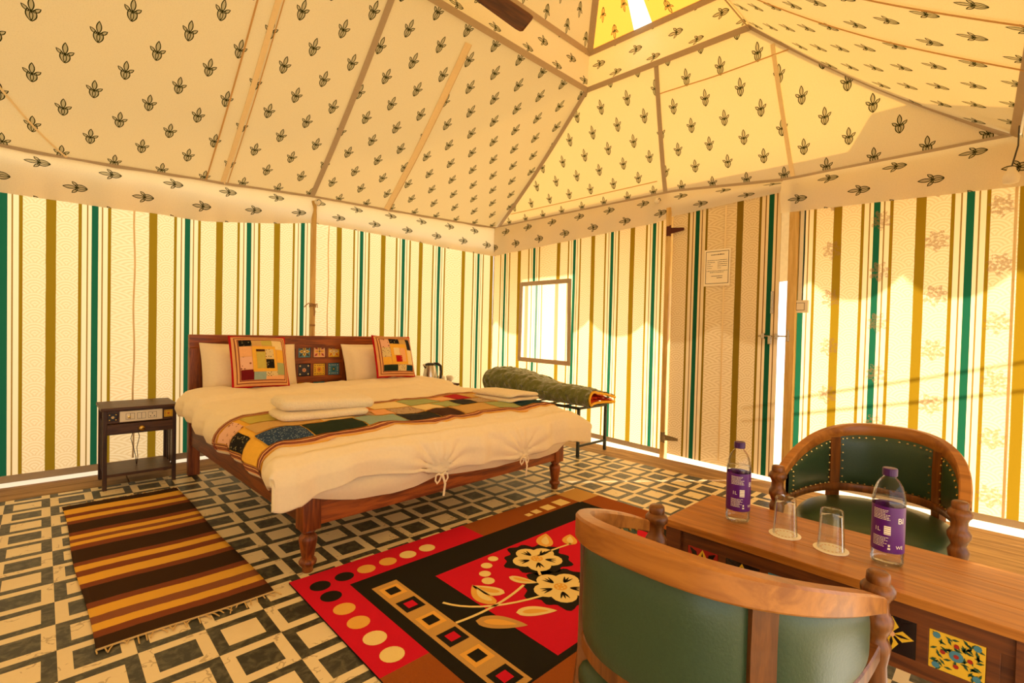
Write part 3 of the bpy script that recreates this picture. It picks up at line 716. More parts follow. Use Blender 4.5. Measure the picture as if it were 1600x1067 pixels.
def place_tile(sz, key, parent, loc, rz=0):
    mb, ml = tile_mb(sz, TS[key]); o = mb.build('tile', ml, parent, loc=loc, rot=(0, 0, rz)); return o
BW, BL = 1.885, 2.05
mb = MB(); mb.box(0, BW, -.005, .045, .955, 1.055, bev=.006); hb = mb.build('headboard_rail', 'bed', bed)
for x0, x1 in ((0, .075), (BW-.075, BW), (.60, .655), (1.195, 1.25)):
    mb = MB(); mb.box(x0, x1, -.004 if 0 < x0 < 1.5 else -.008, .045, .0 if x0 in (0, BW-.075) else .30, .956, bev=.005); mb.build('headboard_post', 'bedz', bed)
mb = MB(); mb.box(.07, BW-.07, .0, .04, .28, .40, bev=.004); mb.build('headboard_rail', 'bed', bed)
for x0, x1 in ((.07, .605), (1.245, BW-.07)):
    n = 4
    for k in range(n):
        mb = MB(); a = lerp(x0, x1, k/n); mb.box(a, lerp(x0, x1, (k+1)/n)-.003, .018, .034, .39, .96, bev=.002); mb.build('headboard_plank', 'bedz', bed)
# tile lattice
tx = (.722, .855, .988, 1.121); tz = (.918, .757, .596)
for z0, z1 in ((.972, .985), (.812, .864), (.652, .703), (.48, .543)):
    mb = MB(); mb.box(.65, 1.20, .0, .034, z0, z1, bev=.003); mb.build('lattice_bar', 'bed', bed)
for x0, x1 in ((.655, .668), (.775, .802), (.908, .935), (1.041, 1.068), (1.174, 1.197)):
    mb = MB(); mb.box(x0, x1, .002, .034, .48, .975, bev=.003); mb.build('lattice_bar', 'bedz', bed)
mb = MB(); mb.box(.65, 1.20, .024, .04, .48, .98); mb.build('lattice_back', 'bed', bed)
keys = (('navy', 'blue', 'peach', 'yel'), ('sun', 'navy', 'sun', 'teal'), ('peach', 'sun', 'blue', 'night'))
for r in range(3):
    for c in range(4): place_tile(.104, keys[r][c], bed, (tx[c], .016, tz[r]))
# carved arch above the tiles
mb = MB(); pts = [(lerp(.64, 1.215, k/24), .955-.0-.022*(1-sin(pi*k/24))*.9) for k in range(25)]
mb.sweep([[(x, -.007, z-.004), (x, -.002, z-.004), (x, -.002, .972), (x, -.007, .972)] for x, z in pts]); mb.build('carved_arch', 'bed', bed)
# side and foot rails
for x0, x1 in ((.015, .055), (BW-.055, BW-.015)):
    mb = MB(); mb.box(x0, x1, -BL+.05, .0, .225, .385, bev=.005); mb.build('side_rail', 'bedy', bed)
mb = MB(); mb.box(.05, BW-.05, -BL+.01, -BL+.05, .215, .385, bev=.005); mb.build('foot_rail', 'bed', bed)
legp = [(.020, 0), (.024, .004), (.025, .03), (.038, .045), (.040, .058), (.034, .07), (.026, .075), (.029, .09), (.036, .14), (.041, .175), (.040, .19), (.030, .205), (.024, .21), (.034, .222), (.032, .235)]
legp = [(r, z*.86) for r, z in legp]
for x in (.045, BW-.045):
    lg = MB(); lg.lathe(legp, (x, -BL+.04, 0), 20); lg.box(x-.043, x+.043, -BL-.003, -BL+.083, .20, .40, bev=.006); smooth_by_angle(lg.build('leg', 'bedz', bed), 50)
# mattress slab
mt_ = tag(MB().box(.055, BW-.055, -BL+.06, -.012, .386, .585, bev=.04).build('mattress', 'linen', None, True, BO, (0, 0, BTH)), 'white mattress lying in the wooden bed frame under the duvet', 'mattress')

# duvet: arc-length profile tables (arc, x, dz) across and (arc, y, dz) along
def arcs(pts):
    r = [(0.0, *pts[0])]
    for p_, q in zip(pts, pts[1:]): r.append((r[-1][0]+sqrt((q[0]-p_[0])**2+(q[1]-p_[1])**2), *q))
    return r
PXr = [(-.105, -.17), (-.125, -.12), (-.115, -.07), (-.075, -.03), (-.01, -.008), (.10, 0), (1.75, 0), (1.87, -.008), (1.95, -.035), (1.995, -.08), (2.005, -.14), (1.99, -.20)]
PX = arcs(PXr); sh = [a for a, x, d in PX if abs(x-.10) < 1e-9][0]-.10; PX = [(a-sh, x, d) for a, x, d in PX]   # arc == x on the flat
PYr = [(-.27, -.05), (-.285, -.015), (-.33, 0), (-1.80, -.005), (-1.93, -.02), (-2.03, -.055), (-2.085, -.11), (-2.105, -.18), (-2.105, -.30)]
PY = arcs([(-y, d) for y, d in PYr]); shy = [a for a, y, d in PY if abs(y-.33) < 1e-9][0]-.33; PY = [(a-shy, -y, d) for a, y, d in PY]
HEM = [(-.2, .27), (-.10, .27), (.05, .215), (.22, .17), (.4, .20), (.60, .23), (.715, .255), (.9, .25), (1.15, .265), (1.375, .275), (1.65, .25), (1.85, .235), (2.02, .28), (2.2, .28)]
def duvet(a, b, off=0.0):
    x, dx = interp(PX, a); y, dy = interp(PY, b)
    base = interp([(-2.2, .600), (-1.9, .603), (-1.2, .622), (-.75, .635), (-.69, .640), (-.64, .668), (-.3, .675)], y)
    dy2 = dy*interp(HEM, x)/.30 if dy < -.055 else dy
    puff = .016*nz(x*1.7, y*1.7, 2)+.008*nz(x*5, y*5, 7)+.004*nz(x*14, y*11, 1)
    side = min(1, (-dx-dy)/.1)
    z = base+min(dx, dy2)+.35*max(dx, dy2)*(1 if dy > -.05 else .45)+puff*(1-.3*side)
    # creases gathered at the ties and loose wrinkles
    if y < -1.2:
        for tx_, tb_ in ((.715, 2.28), (1.375, 2.28)):
            ax_, by_ = x-tx_, b-tb_; rr_ = sqrt(ax_*ax_+by_*by_)+.02; w2 = math.exp(-rr_/.22)*min(1, rr_/.06)*  .012*sin(13*math.atan2(ax_, -by_)+tx_*9)
            if dy < -.05: y -= w2
            else: z += w2*.7
    z += .007*(1-abs(nz(x*3.1+y*1.3, y*2.0-x*.7, 5)))**6*(1 if side < .5 else .3)
    # foot folds and side folds
    if dy < -.03: y += .014*sin(x*23+2*nz(x*3, 0))*min(1, -dy/.15)-.02*nz(x*3, 5)
    if dx < -.02: x += (.012*sin(y*26)+.02*nz(y*3, 8))*min(1, -dx/.1)
    if dx < -.02 and dy < -.05:                              # pulled-out corner
        k = min(1, -dx/.15)*min(1, -dy/.15); y -= .03*k; x += (.10 if x > 1 else -.055)*k; z += (.02 if x > 1 else .05)*k
    nx = -1 if dx < -.09 and x < 1 else (1 if dx < -.09 else 0)
    # crude outward normal
    n_ = Vector((-1 if x < 0 else (1 if x > 1.9 else 0), -1 if dy < -.1 else 0, 0))*min(1, max(-dx, -dy)/.1)+Vector((0, 0, max(.15, 1-max(-dx, -dy)/.12)))
    return Vector((x, y, z))+n_.normalized()*off
A0, A1 = PX[0][0], PX[-1][0]; B0, B1 = PY[0][0], PY[-1][0]
dv = thing('duvet', 'white duvet spread over the double bed with tied foot end', 'duvet', BO, BTH)
mb = MB(); mb.grid(lambda u, v: tuple(duvet(lerp(A0, A1, u), lerp(B0, B1, v))), 190, 190)
dvt = mb.build('duvet_cover', 'linen', dv, True); md = dvt.modifiers.new('thickness', 'SOLIDIFY'); md.thickness = .012; md.offset = -1
# lower layer of the cover showing under the hem
LOW = [(-.02, .37), (.10, .335), (.25, .30), (.45, .285), (.6, .29), (.735, .32), (.95, .30), (1.2, .285), (1.42, .29), (1.6, .27), (1.8, .285), (1.93, .36)]
def low(u, v):
    x = lerp(-.02, 1.93, u); z = lerp(interp(LOW, x), .47, v); return (x, -BL-.012+.022*v-.035*sin(pi*v)+.006*nz(x*9, v*2), z)
mb = MB(); mb.grid(low, 80, 8); mb.build('duvet_lining', 'linen', dv, True)
def bow(x, z, s=1):
    y = -2.125; mb = MB()
    for sg in (-1, 1):
        mb.ribbon([(x+sg*t[0]*s, y-.008-.01*abs(t[1]), z+t[1]*s) for t in ((.003, 0), (.02, .012), (.038, .002), (.042, -.022), (.03, -.04), (.015, -.028), (.003, -.004))], (0, -1, 0), .010, .003)
    mb.ribbon([(x+.006, y-.01, z), (x+.020, y-.014, z-.05), (x+.012, y-.012, z-.115)], (0, -1, 0), .013, .003)
    mb.lathe([(0, .01), (.009, .006), (.011, 0), (.009, -.006), (0, -.01)], (x, y-.012, z), 8, cap=False)
    mb.build('tie', 'linen', dv)
bow(.715, .345); bow(1.375, .325, .9)

# patchwork runner
rn = thing('bed_runner', 'patchwork quilted runner lying across the foot of the bed', 'bed runner', BO, BTH)
RA0, RA1 = A0+.01, 1.93
def rpt(a, r, off):                                         # r: 0 foot edge .. 1 head edge
    t = (a-RA0)/(RA1-RA0); b0 = 1.955-.02*t+.018*sin(a*9)+.012*sin(a*17+1); b1 = 1.27+.015*sin(a*11)+.02*nz(a*5, 2)
    return duvet(a, lerp(b0, b1, r), off)
def rpatch(a0, a1, r0, r1, off, mat, name, parent, nu=None, nv=5, mb=None, mi=0):
    own = mb is None; mb = mb or MB(); nu = nu or max(3, int((a1-a0)/.03))
    mb.grid(lambda u, v: tuple(rpt(lerp(a0, a1, u), lerp(r0, r1, v), off)), nu, nv, mi)
    return mb.build(name, mat, parent, True) if own else None
bs = rpatch(RA0, RA1, 0, 1, .016, 'p_gold', 'runner_cloth', rn, 80, 26)
md = bs.modifiers.new('thickness', 'SOLIDIFY'); md.thickness = .006; md.offset = -1
rows = [(.10, .36, [(-.27, -.09, 'gold'), (-.09, .12, 'navy'), (.12, .42, 'green'), (.42, .68, 'sky'), (.68, .90, 'charcoal'), (.90, 1.10, 'brown'), (1.10, 1.40, 'tan'), (1.40, 1.60, 'sage'), (1.60, 1.89, 'teal')]),
        (.38, .63, [(-.27, -.10, 'black'), (-.08, .25, 'tan'), (.25, .44, 'cream'), (.44, .58, 'mauve'), (.58, .72, 'peach'), (.72, .92, 'mauve'), (.92, 1.08, 'cream'), (1.08, 1.23, 'sage'), (1.23, 1.38, 'charcoal'), (1.38, 1.54, 'mauve'), (1.54, 1.72, 'gold'), (1.72, 1.89, 'cream')]),
        (.65, .92, [(-.27, -.07, 'pink'), (-.05, .2, 'olive'), (.2, .5, 'cream'), (.5, .66, 'orange'), (.66, .93, 'cream'), (.93, 1.18, 'sage'), (1.18, 1.32, 'peach'), (1.32, 1.47, 'red'), (1.47, 1.62, 'tan'), (1.62, 1.89, 'gold')])]
for r0, r1, row in rows:
    for a0, a1, c in row:
        if a0 < RA0+.04: a0 = RA0+.045
        rpatch(a0+.004, a1-.004, r0, r1, .0195, 'p_'+c, 'patch', rn, nv=8)
for nm, (a0, a1, r0, r1) in dict(a=(RA0, RA1, -.005, .085), b=(RA0, RA1, .935, 1.0), c=(RA0, RA0+.045, 0, 1), d=(RA1-.045, RA1, 0, 1)).items():
    mb = MB(); horiz = nm in 'ab'; nu, nv = (80, 2) if horiz else (3, 24)
    rpatch(a0, a1, r0, r1, .0205, None, '', None, nu, nv, mb, 0)
    for q in (.22, .42, .80):
        if horiz: rpatch(a0, a1, lerp(r0, r1, q), lerp(r0, r1, q+.13),   .0222, None, '', None, nu, 1, mb, 1)
        else: rpatch(lerp(a0, a1, q), lerp(a0, a1, q+.13), r0, r1,   .0222, None, '', None, 1, nv, mb, 1)
    mb.build('border', ['border', 'borderline'], rn, True)

# pillows
def pillow_mb(w, h, t, fl=.03, n=26, pw=2.6, na=.12):
    mb = MB()
    def f(sgn):
        def g(u, v):
            x = (u-.5)*2; y = (v-.5)*2
            ix, iy = w/2-fl, h/2-fl; X_, Y_ = x*w/2, y*h/2
            cx, cy = min(1, abs(X_)/ix), min(1, abs(Y_)/iy)
            th = t/2*max(0, (1-cx**pw))**.55*max(0, (1-cy**pw))**.55
            pin = 1-.05*(1-abs(y)**2)*abs(x)-.0
            X_ *= 1-.035*(1-y*y)*abs(x); Y_ *= 1-.05*(1-x*x)*abs(y)
            th *= 1+na*nz(x*2, y*2, sgn); return (X_, sgn*(th+.003), Y_+.006*nz(x*3, y*3, 4))
        return g
    mb.grid(f(-1), n, n); b = len(mb.v)
    mb.grid(f(1), n, n)
    for fi in range(n*n, 2*n*n): mb.f[fi] = mb.f[fi][::-1]
    # close rim
    N = n+1; rim = [i for i in range(N)]+[i*N+n for i in range(1, N)]+[n*N+i for i in range(n-1, -1, -1)]+[i*N for i in range(n-1, 0, -1)]
    for k in range(len(rim)):
        a, c = rim[k], rim[(k+1) % len(rim)]; mb.f.append((a, a+b, c+b, c)); mb.m.append(0); mb.uv.append(None)
    return mb
def place_bed(o, loc, rot):
    o.matrix_world = Matrix.Translation(BO) @ Matrix.Rotation(BTH, 4, 'Z') @ Matrix.Translation(loc) @ Matrix.Rotation(rot[2], 4, 'Z') @ Matrix.Rotation(rot[1], 4, 'Y') @ Matrix.Rotation(rot[0], 4, 'X')
for x, lab, rz in ((.385, 'white pillow leaning on the headboard nearest the side table', 0), (1.49, 'white pillow leaning on the headboard nearest the kettle', 0)):
    o = pillow_mb(.69, .45, .25, .03, 26, 2.1).build('pillow', 'linen', None, True); place_bed(o, (x, -.145, .775), (radians(-17), radians(1 if x < 1 else -1), 0))
    tag(o, lab, 'pillow', 'white pillows')
def cushion(label, loc, rot, lay, inner, w=.40):
    cu = thing('cushion', label, 'cushion', group='patchwork cushions'); place_bed(cu, loc, rot)
    pm = pillow_mb(w, w, .13, .012, 22, 3.0, .0); pm.build('cushion_body', 'red', cu, True)
    def srf(x, z, off):                                     # front face point
        i = w/2-.012; cx, cz = min(1, abs(x)/i), min(1, abs(z)/i); th = .065*max(0, 1-cx**3)**.55*max(0, 1-cz**3)**.55
        return (x, -(th*1.13+.005+off), z)
    def rect(x0, x1, z0, z1, off, mat, nm, mb=None, mi=0):
        own = mb is None; mb = mb or MB(); mb.grid(lambda u, v: srf(lerp(x0, x1, u), lerp(z0, z1, v), off), 16 if x1-x0 > .2 else 6, 16 if z1-z0 > .2 else 6, mi)
        if own: mb.build(nm, mat, cu, True)
    q = w*.465
    mb = MB(); rect(-q, q, -q, q, .001, None, '', mb, 0)
    for k in (.93, .84):
        for (a, b_, c, d) in ((-q*k, q*k, q*k-.005, q*k), (-q*k, q*k, -q*k, -q*k+.005), (-q*k, -q*k+.005, -q*k, q*k), (q*k-.005, q*k, -q*k, q*k)): rect(a, b_, c, d, .0022, None, '', mb, 1)
    mb.build('border', ['border', 'borderline'], cu, True)
    s_ = w*.372
    for x0, x1, z0, z1, c in lay: rect(x0*s_, x1*s_, z0*s_, z1*s_, .003, 'p_'+c, 'patch')
    rect(-.48*s_, .62*s_, -.62*s_, .66*s_, .0045, 'p_gold', 'patch')
    for x0, x1, z0, z1, c in inner: rect(x0*s_, x1*s_, z0*s_, z1*s_, .006, 'p_'+c, 'patch')
cushion('patchwork cushion with red piping on the side table half of the bed', (.37, -.36, .862), (radians(-20), radians(1), 0),
        [(-1, -.45, .68, 1, 'black'), (-.45, 0, .72, 1, 'tan'), (0, .5, .7, 1, 'olive'), (.5, 1, .5, 1, 'cream'), (-1, -.5, .15, .66, 'peach'), (-1, -.5, -.5, .13, 'pink'), (-1, -.45, -1, -.52, 'maroon'), (-.45, .1, -1, -.64, 'sky'), (.1, .65, -.85, -.62, 'check'), (.1, 1, -1, -.86, 'peach'), (.65, 1, -.8, -.2, 'sage'), (.65, 1, -.18, .48, 'gold')],
        [(-.3, .1, .38, .5, 'brown'), (.12, .5, .0, .5, 'check'), (-.3, .1, -.48, .36, 'olive'), (.12, .5, -.48, -.02, 'black')])
cushion('patchwork cushion with red piping on the kettle half of the bed', (1.52, -.35, .878), (radians(-20), radians(2), 0),
        [(-1, -.5, .45, 1, 'pink'), (-.48, .2, .68, 1, 'black'), (.2, .7, .68, 1, 'tan'), (.7, 1, .3, 1, 'charcoal'), (-1, -.5, -.15, .43, 'check'), (-1, -.5, -.62, -.17, 'gold'), (-1, -.1, -1, -.64, 'green'), (-.1, .5, -1, -.64, 'check'), (.5, 1, -1, -.66, 'teal'), (.64, 1, -.62, .28, 'cream')],
        [(-.3, .1, -.05, .4, 'cream'), (.12, .5, -.45, .4, 'peach'), (-.2, .22, -.48, -.08, 'red')])

# towels
def slab(fn_sec, x0, x1, n, mat, name, parent=None):
    mb = MB(); mb.sweep([fn_sec(lerp(x0, x1, k/n), k/n) for k in range(n+1)]); return mb.build(name, mat, parent, True)
tw = thing('rolled_towel', 'thick white towel folded over on the left of the runner', 'towel', bw((.335, -1.52, .622)), BTH-.10, 'white towels on the bed')
def tsec(layer):
    def f(x, t):
        e = min(1, min(t, 1-t)/.08); e = sqrt(max(0.0, 1-(1-e)**2)); r = []
        for k in range(20):
            a = 2*pi*k/20; cy, cz = cos(a), sin(a); sy = math.copysign(abs(cy)**.6, cy); sz = math.copysign(abs(cz)**.7, cz)
            if layer == 0: hw, hh, z0 = .128, .036, .074
            else: hw, hh, z0 = .135, .027, .029
            bulge = 1+.06*nz(x*6, cy, layer)
            r.append((x, sy*hw*lerp(.75, 1, e)*bulge-.01*layer, z0+sz*hh*lerp(.45, 1, e)*bulge+.008*nz(x*5, 3)+(.018*(1-t) if layer == 0 else 0)))
        return r
    return f
slab(tsec(0), -.26, .26, 26, 'towel', 'top_fold', tw); slab(tsec(1), -.27, .22, 22, 'towel', 'bottom_fold', tw)
tw2 = thing('folded_towel', 'flat folded white towel on the right end of the runner', 'towel', bw((1.72, -1.60, .612)), BTH+.05, 'white towels on the bed')
def t2(z0, hh, hw, sl):
    def f(x, t):
        e = min(1, min(t, 1-t)/.07); e = sqrt(max(0.0, 1-(1-e)**2)); r = []
        for k in range(20):
            a = 2*pi*k/20; cy, cz = cos(a), sin(a); sy = math.copysign(abs(cy)**.45, cy); sz = math.copysign(abs(cz)**.6, cz)
            r.append((x, sy*hw*lerp(.85, 1, e), z0+sz*hh*lerp(.5, 1, e)+sl*cos(pi*(t-.35))*.012+.004*nz(x*8, cy*2)))
        return r
    return f
slab(t2(.02, .015, .21, .3), -.175, .175, 18, 'towel', 'bottom_fold', tw2); slab(t2(.05, .017, .205, .9), -.17, .172, 18, 'towel', 'top_fold', tw2)

# ================================================================== SIDE TABLES
def side_table(label, loc, full=True):
    t = thing('side_table', label, 'side table', loc, 0, 'dark bedside tables')
    w_, d_ = .41, .37                                       # local: x 0..w, y 0 (front)..d
    mb = MB(); mb.box(-.012, w_+.006, -.012, d_, .535, .557, bev=.004); mb.build('top', 'dark', t)
    for x in (0, w_-.024):
        for y in (0, d_-.03):
            mb = MB(); mb.box(x, x+.024, y, y+.024, 0, .536, bev=.003); mb.build('leg', 'darkz', t)
    mb = MB(); mb.box(.02, w_-.02, .006, d_-.01, .447, .536, bev=.003); mb.build('case', 'dark', t)
    dw = MB().box(.022, w_-.022, -.002, .30, .372, .443, bev=.003).build('drawer', 'dark', t)
    kb = MB(); kb.lathe([(.0, .0), (.006, .0), (.006, .012), (.017, .016), (.019, .024), (.012, .030), (0, .031)], n=14, cap=False); k_ = kb.build('knob', 'brass', dw, True, (.207, -.002, .405), (radians(90), 0, 0))
    mb = MB(); mb.box(.012, w_-.012, .004, d_-.01, .085, .105, bev=.003); mb.build('shelf', 'dark', t)
    for x in (.006, w_-.016):
        for k in range(3):
            y = .09+.08*k; mb = MB(); mb.box(x, x+.010, y, y+.012, .10, .45); mb.build('side_slat', 'darkz', t)
    if full:
        sp = MB().box(.088, .326, -.004, .006, .455, .527, bev=.003).build('socket_plate', 'white', t)
        for cx in (.145, .207, .268):
            mb = MB()
            for a, b_, c, d in ((-.024, -.0225, -.021, .021), (.0225, .024, -.021, .021), (-.024, .024, -.021, -.0195), (-.024, .024, .0195, .021)): mb.box(cx+a, cx+b_, -.0052, -.004, .491+c, .491+d)
            if cx < .25: mb.box(cx-.001, cx+.001, -.0052, -.004, .470, .512)
            mb.build('socket_outline', 'black', sp)
        for px_, pz in ((.268, .501), (.257, .482), (.279, .482)):
            mb = MB(); mb.box(px_-.0028, px_+.0028, -.0055, -.004, pz-.003, pz+.003); mb.build('pin_hole', 'black', sp)
        kb = MB(); kb.lathe([(.009, 0), (.009, .012), (.0, .013)], n=10); kb.build('fan_knob', 'brass', sp, False, (.138, -.004, .487), (radians(90), 0, 0))
        for cx, ky in ((.052, 'dusk'), (.362, 'sun')): place_tile(.05, ky, t, (cx, .006, .491))
        mb = MB()
        mb.tube([(.19, .2, .372), (.17, .2, .30), (.185, .21, .24), (.20, .2, .16), (.205, .22, .105)], .0022, 6); mb.build('wire', 'black', t)
        mb = MB(); mb.tube([(.205, .2, .372), (.22, .2, .31), (.205, .2, .23), (.212, .21, .16), (.208, .22, .105)], .0022, 6); mb.build('wire', 'rust', t)
    return t
side_table('dark wooden side table with switch panel left of the bed', (.252, .150, 0))
side_table('dark wooden side table hidden behind the right side of the bed', (2.83, .17, 0), False)
kt = thing('kettle', 'steel electric kettle with black handle behind the bed', 'kettle', (2.955, .30, .557))
mb = MB(); mb.lathe([(.078, .012), (.080, .02), (.076, .08), (.062, .17), (.054, .20)], n=24); smooth_by_angle(mb.build('body', 'steel', kt))
mb = MB(); mb.lathe([(.085, 0), (.085, .014), (.07, .016)], n=24); mb.build('base', 'black', kt)
mb = MB(); mb.lathe([(.056, .198), (.055, .212), (.03, .222), (0, .224)], n=24, cap=False); mb.build('lid', 'black', kt, True)
mb = MB(); mb.tube([(.03, -.02, .215), (.075, -.03, .212), (.105, -.04, .19), (.112, -.045, .13), (.108, -.042, .06), (.085, -.03, .035)], [.012, .015, .015, .013, .012, .011], 10); mb.build('handle', 'black', kt, True)
mb = MB(); mb.tube([(-.045, .0, .17), (-.075, .0, .195), (-.085, .0, .205)], [.02, .014, .012], 8); mb.build('spout', 'steel', kt, True)
for k, (x, y, lab) in enumerate(((3.10, .30, 'small white cup next to the kettle handle'), (3.19, .27, 'small white cup farther from the kettle'))):
    c = thing('cup', lab, 'cup', (x, y, .557), group='white cups by the kettle')
    mb = MB(); mb.lathe([(.02, 0), (.024, .004), (.034, .05), (.037, .075), (.033, .075), (.028, .02), (0, .012)], n=16, cap=False); mb.build('bowl', 'white', c, True)
    mb = MB(); mb.tube([(.034, 0, .06), (.052, 0, .055), (.05, 0, .03), (.03, 0, .022)], .004, 6); mb.build('handle', 'white', c, True)

# ================================================================== RACK AND QUILT
rk = thing('luggage_rack', 'dark green metal luggage rack standing under the window', 'rack', (3.5, -1.29, 0))
LX, LY, RZ = .42, 1.10, .455
for x in (0, LX):
    for y in (0, LY): MB().box(x-.012, x+.012, y-.012, y+.012, 0, RZ-.012, bev=.002).build('leg', 'steeldark', rk)
for x in (0, LX): MB().box(x-.012, x+.012, -.012, LY+.012, RZ-.024, RZ, bev=.002).build('top_bar', 'steeldark', rk)
for y in (0, LY): MB().box(.012, LX-.012, y-.01, y+.01, RZ-.024, RZ-.002, bev=.002).build('top_bar', 'steeldark', rk); MB().box(.012, LX-.012, y-.008, y+.008, .085, .105, bev=.002).build('stretcher', 'steeldark', rk)
for k in range(1, 6): MB().box(.012, LX-.012, LY*k/6-.012, LY*k/6+.012, RZ-.012, RZ-.003).build('slat', 'steeldark', rk)
ql = thing('folded_quilt', 'folded green quilt with orange lining on the metal rack', 'quilt', (3.47, -1.38, .462))
QL = 1.42
def qsec(t, s, inset):
    """t along length 0 near .. 1 far; s 0..1 around the C from lower edge, over the fold, to the upper edge"""
    H = lerp(.155, .285, min(1, t*1.15)**1.2)*(1-.15*max(0, (t-.85)/.15)**2); Wd = .47+.03*sin(t*7)
    if s < .40: a = s/.40; x, z = lerp(Wd, H*.5, a), .0+.01*a
    elif s < .60:
        an = -pi/2-(s-.40)/.20*pi; x, z = H*.5+H*.5*cos(an), H*.5+H*.5*sin(an)
    else: a = (s-.60)/.40; x, z = lerp(H*.5, Wd+.03, a), H-(.03+.05*(1-t))*a**1.4
    # inward offset
    if inset:
        if s < .40: z += inset
        elif s < .60: x = H*.5+(H*.5-inset)*cos(an); z = H*.5+(H*.5-inset)*sin(an)
        else: z -= inset
    q = (.012*(abs(sin(t*46+s*9))*abs(sin(t*30-s*34)))**.5+.010*nz(t*24, s*16, 3)+.010*nz(t*9, s*6)-.006)*(0 if inset else 1)
    if s > .5 and not inset: z += q-.03*exp_(t, .42, .12)
    elif not inset and s > .4: x -= q
    y = t*QL+.04*sin(s*9)*(1-t)
    if s < .40 and not inset: z = max(z, 0)
    return (x, y, z)
def exp_(t, c, w_): return math.exp(-((t-c)/w_)**2)
mb = MB(); NQ, NS = 150, 110
mb.grid(lambda u, v: qsec(v, u, 0), NS, NQ, 0); o = mb.build('quilt_cover', 'quiltg', ql, True)
mb = MB(); mb.grid(lambda u, v: qsec(lerp(.0, 1, v), u, .035), NS, NQ//2, 0); o2 = mb.build('quilt_lining', 'quilto', ql, True)
mb = MB()
for t in (0, 1): mb.tube([tuple((Vector(qsec(t, k/40, 0))+Vector(qsec(t, k/40, .035)))/2) for k in range(41)], .012, 8)
for s in (0, 1): mb.tube([tuple((Vector(qsec(k/40, s, 0))+Vector(qsec(k/40, s, .035)))/2) for k in range(41)], .012, 8)
mb.build('piping', 'quilty', ql, True)
# inner fold of the quilt seen in the open end
def qin(u, v):
    p = qsec(v, .5+.5*u, .05); q = qsec(v, .5*(1-u), .05); a = .45+.12*sin(u*5); return (lerp(p[0], q[0], a)+.03, p[1]+.02, lerp(p[2], q[2], a)+.008*sin(u*30+v*20))
mb = MB(); mb.grid(qin, 24, 30); mb.build('inner_fold', 'quilto', ql, True)

# ================================================================== RUGS
def flat_rug_patch(mb, pts, z, mi):
    n = len(pts); mb.add([(x, y, z) for x, y in pts], [tuple(range(n))], mi)
def ccw(pts):
    a = sum(p[0]*q[1]-q[0]*p[1] for p, q in zip(pts, pts[1:]+pts[:1])); return pts if a > 0 else pts[::-1]
class Rug:
    def __init__(s): s.mb = MB()
    def poly(s, pts, z, mi): flat_rug_patch(s.mb, ccw(list(pts)), z, mi)
    def rect(s, x0, x1, y0, y1, z, mi): s.poly([(x0, y0), (x1, y0), (x1, y1), (x0, y1)], z, mi)
    def disc(s, cx, cy, rx, ry, z, mi, n=20): s.poly([(cx+rx*cos(2*pi*k/n), cy+ry*sin(2*pi*k/n)) for k in range(n)], z, mi)
    def stroke(s, pts, w_, z, mi):
        for p_, q in zip(pts, pts[1:]):
            d = Vector((q[0]-p_[0], q[1]-p_[1])); n_ = Vector((-d.y, d.x)).normalized()*w_/2
            s.poly([(p_[0]+n_.x, p_[1]+n_.y), (p_[0]-n_.x, p_[1]-n_.y), (q[0]-n_.x, q[1]-n_.y), (q[0]+n_.x, q[1]+n_.y)], z, mi)
    def leaf(s, a, b, w_, z, mi, bend=.15):
        ax, ay = a; dx, dy = b[0]-ax, b[1]-ay; L = sqrt(dx*dx+dy*dy); tx_, ty = dx/L, dy/L; up_, dn = [], []
        for k in range(13):
            t = k/12; wv = w_*(sin(pi*t**.7))**.8; c = bend*L*sin(pi*t)
            up_.append((ax+tx_*L*t-ty*(wv+c), ay+ty*L*t+tx_*(wv+c))); dn.append((ax+tx_*L*t-ty*(c-wv), ay+ty*L*t+tx_*(c-wv)))
        s.poly(up_+dn[::-1][1:-1], z, mi)
# striped dhurrie
sr = thing('striped_rug', 'striped mustard and brown cotton runner rug beside the bed', 'rug', (0, 0, 0))
c00, c10, c11, c01 = (.05, -.09), (.624, -.088), (.668, -1.905), (.094, -1.90)
def sp_(u, v):
    a = (lerp(c00[0], c10[0], u), lerp(c00[1], c10[1], u)); b = (lerp(c01[0], c11[0], u), lerp(c01[1], c11[1], u))
    return (lerp(a[0], b[0], v)+.006*sin(v*9), lerp(a[1], b[1], v)+.004*sin(u*7), .006)
def dhurrie_mat():
    mt, nt, out = newmat('striped_dhurrie'); u, v, _ = coords('UV')
    v2 = v+(noise_n(vec(u*3, v*40), 3)-.5)*.006
    ramp = nt.nodes.new('ShaderNodeValToRGB'); nt.links.new(v2.k, ramp.inputs[0]); ramp.color_ramp.interpolation = 'CONSTANT'
    K, G, R_, Bn = lin((66, 44, 24)), lin((250, 190, 72)), lin((140, 76, 46)), lin((154, 94, 60))
    st = [0, .044, .101, .136, .173, .204, .288, .318, .348, .376, .403, .438, .532, .56, .597, .632, .676, .706, .79, .818, .86, .896, .929, .957]
    seq = list(zip(st, [K, G, R_, G, R_, K, R_, G, Bn, G, R_, K, R_, G, R_, G, R_, K, R_, G, Bn, G, R_, K]))
    cr = ramp.color_ramp
    while len(cr.elements) < len(seq): cr.elements.new(.5)
    for e, (p_, c) in zip(cr.elements, seq): e.position = p_; e.color = (*c, 1)
    wv = F('SINE', v*2600)*.5+.5; n = noise_n(vec(u*40, v*160), 6, 2)
    col = mixc(n*.22, Cc(ramp.outputs[0]), lin((60, 36, 20)))
    principled(out, col, .95, spec=.1, normal=bump(wv*.5+n, .5, .003)); return mt
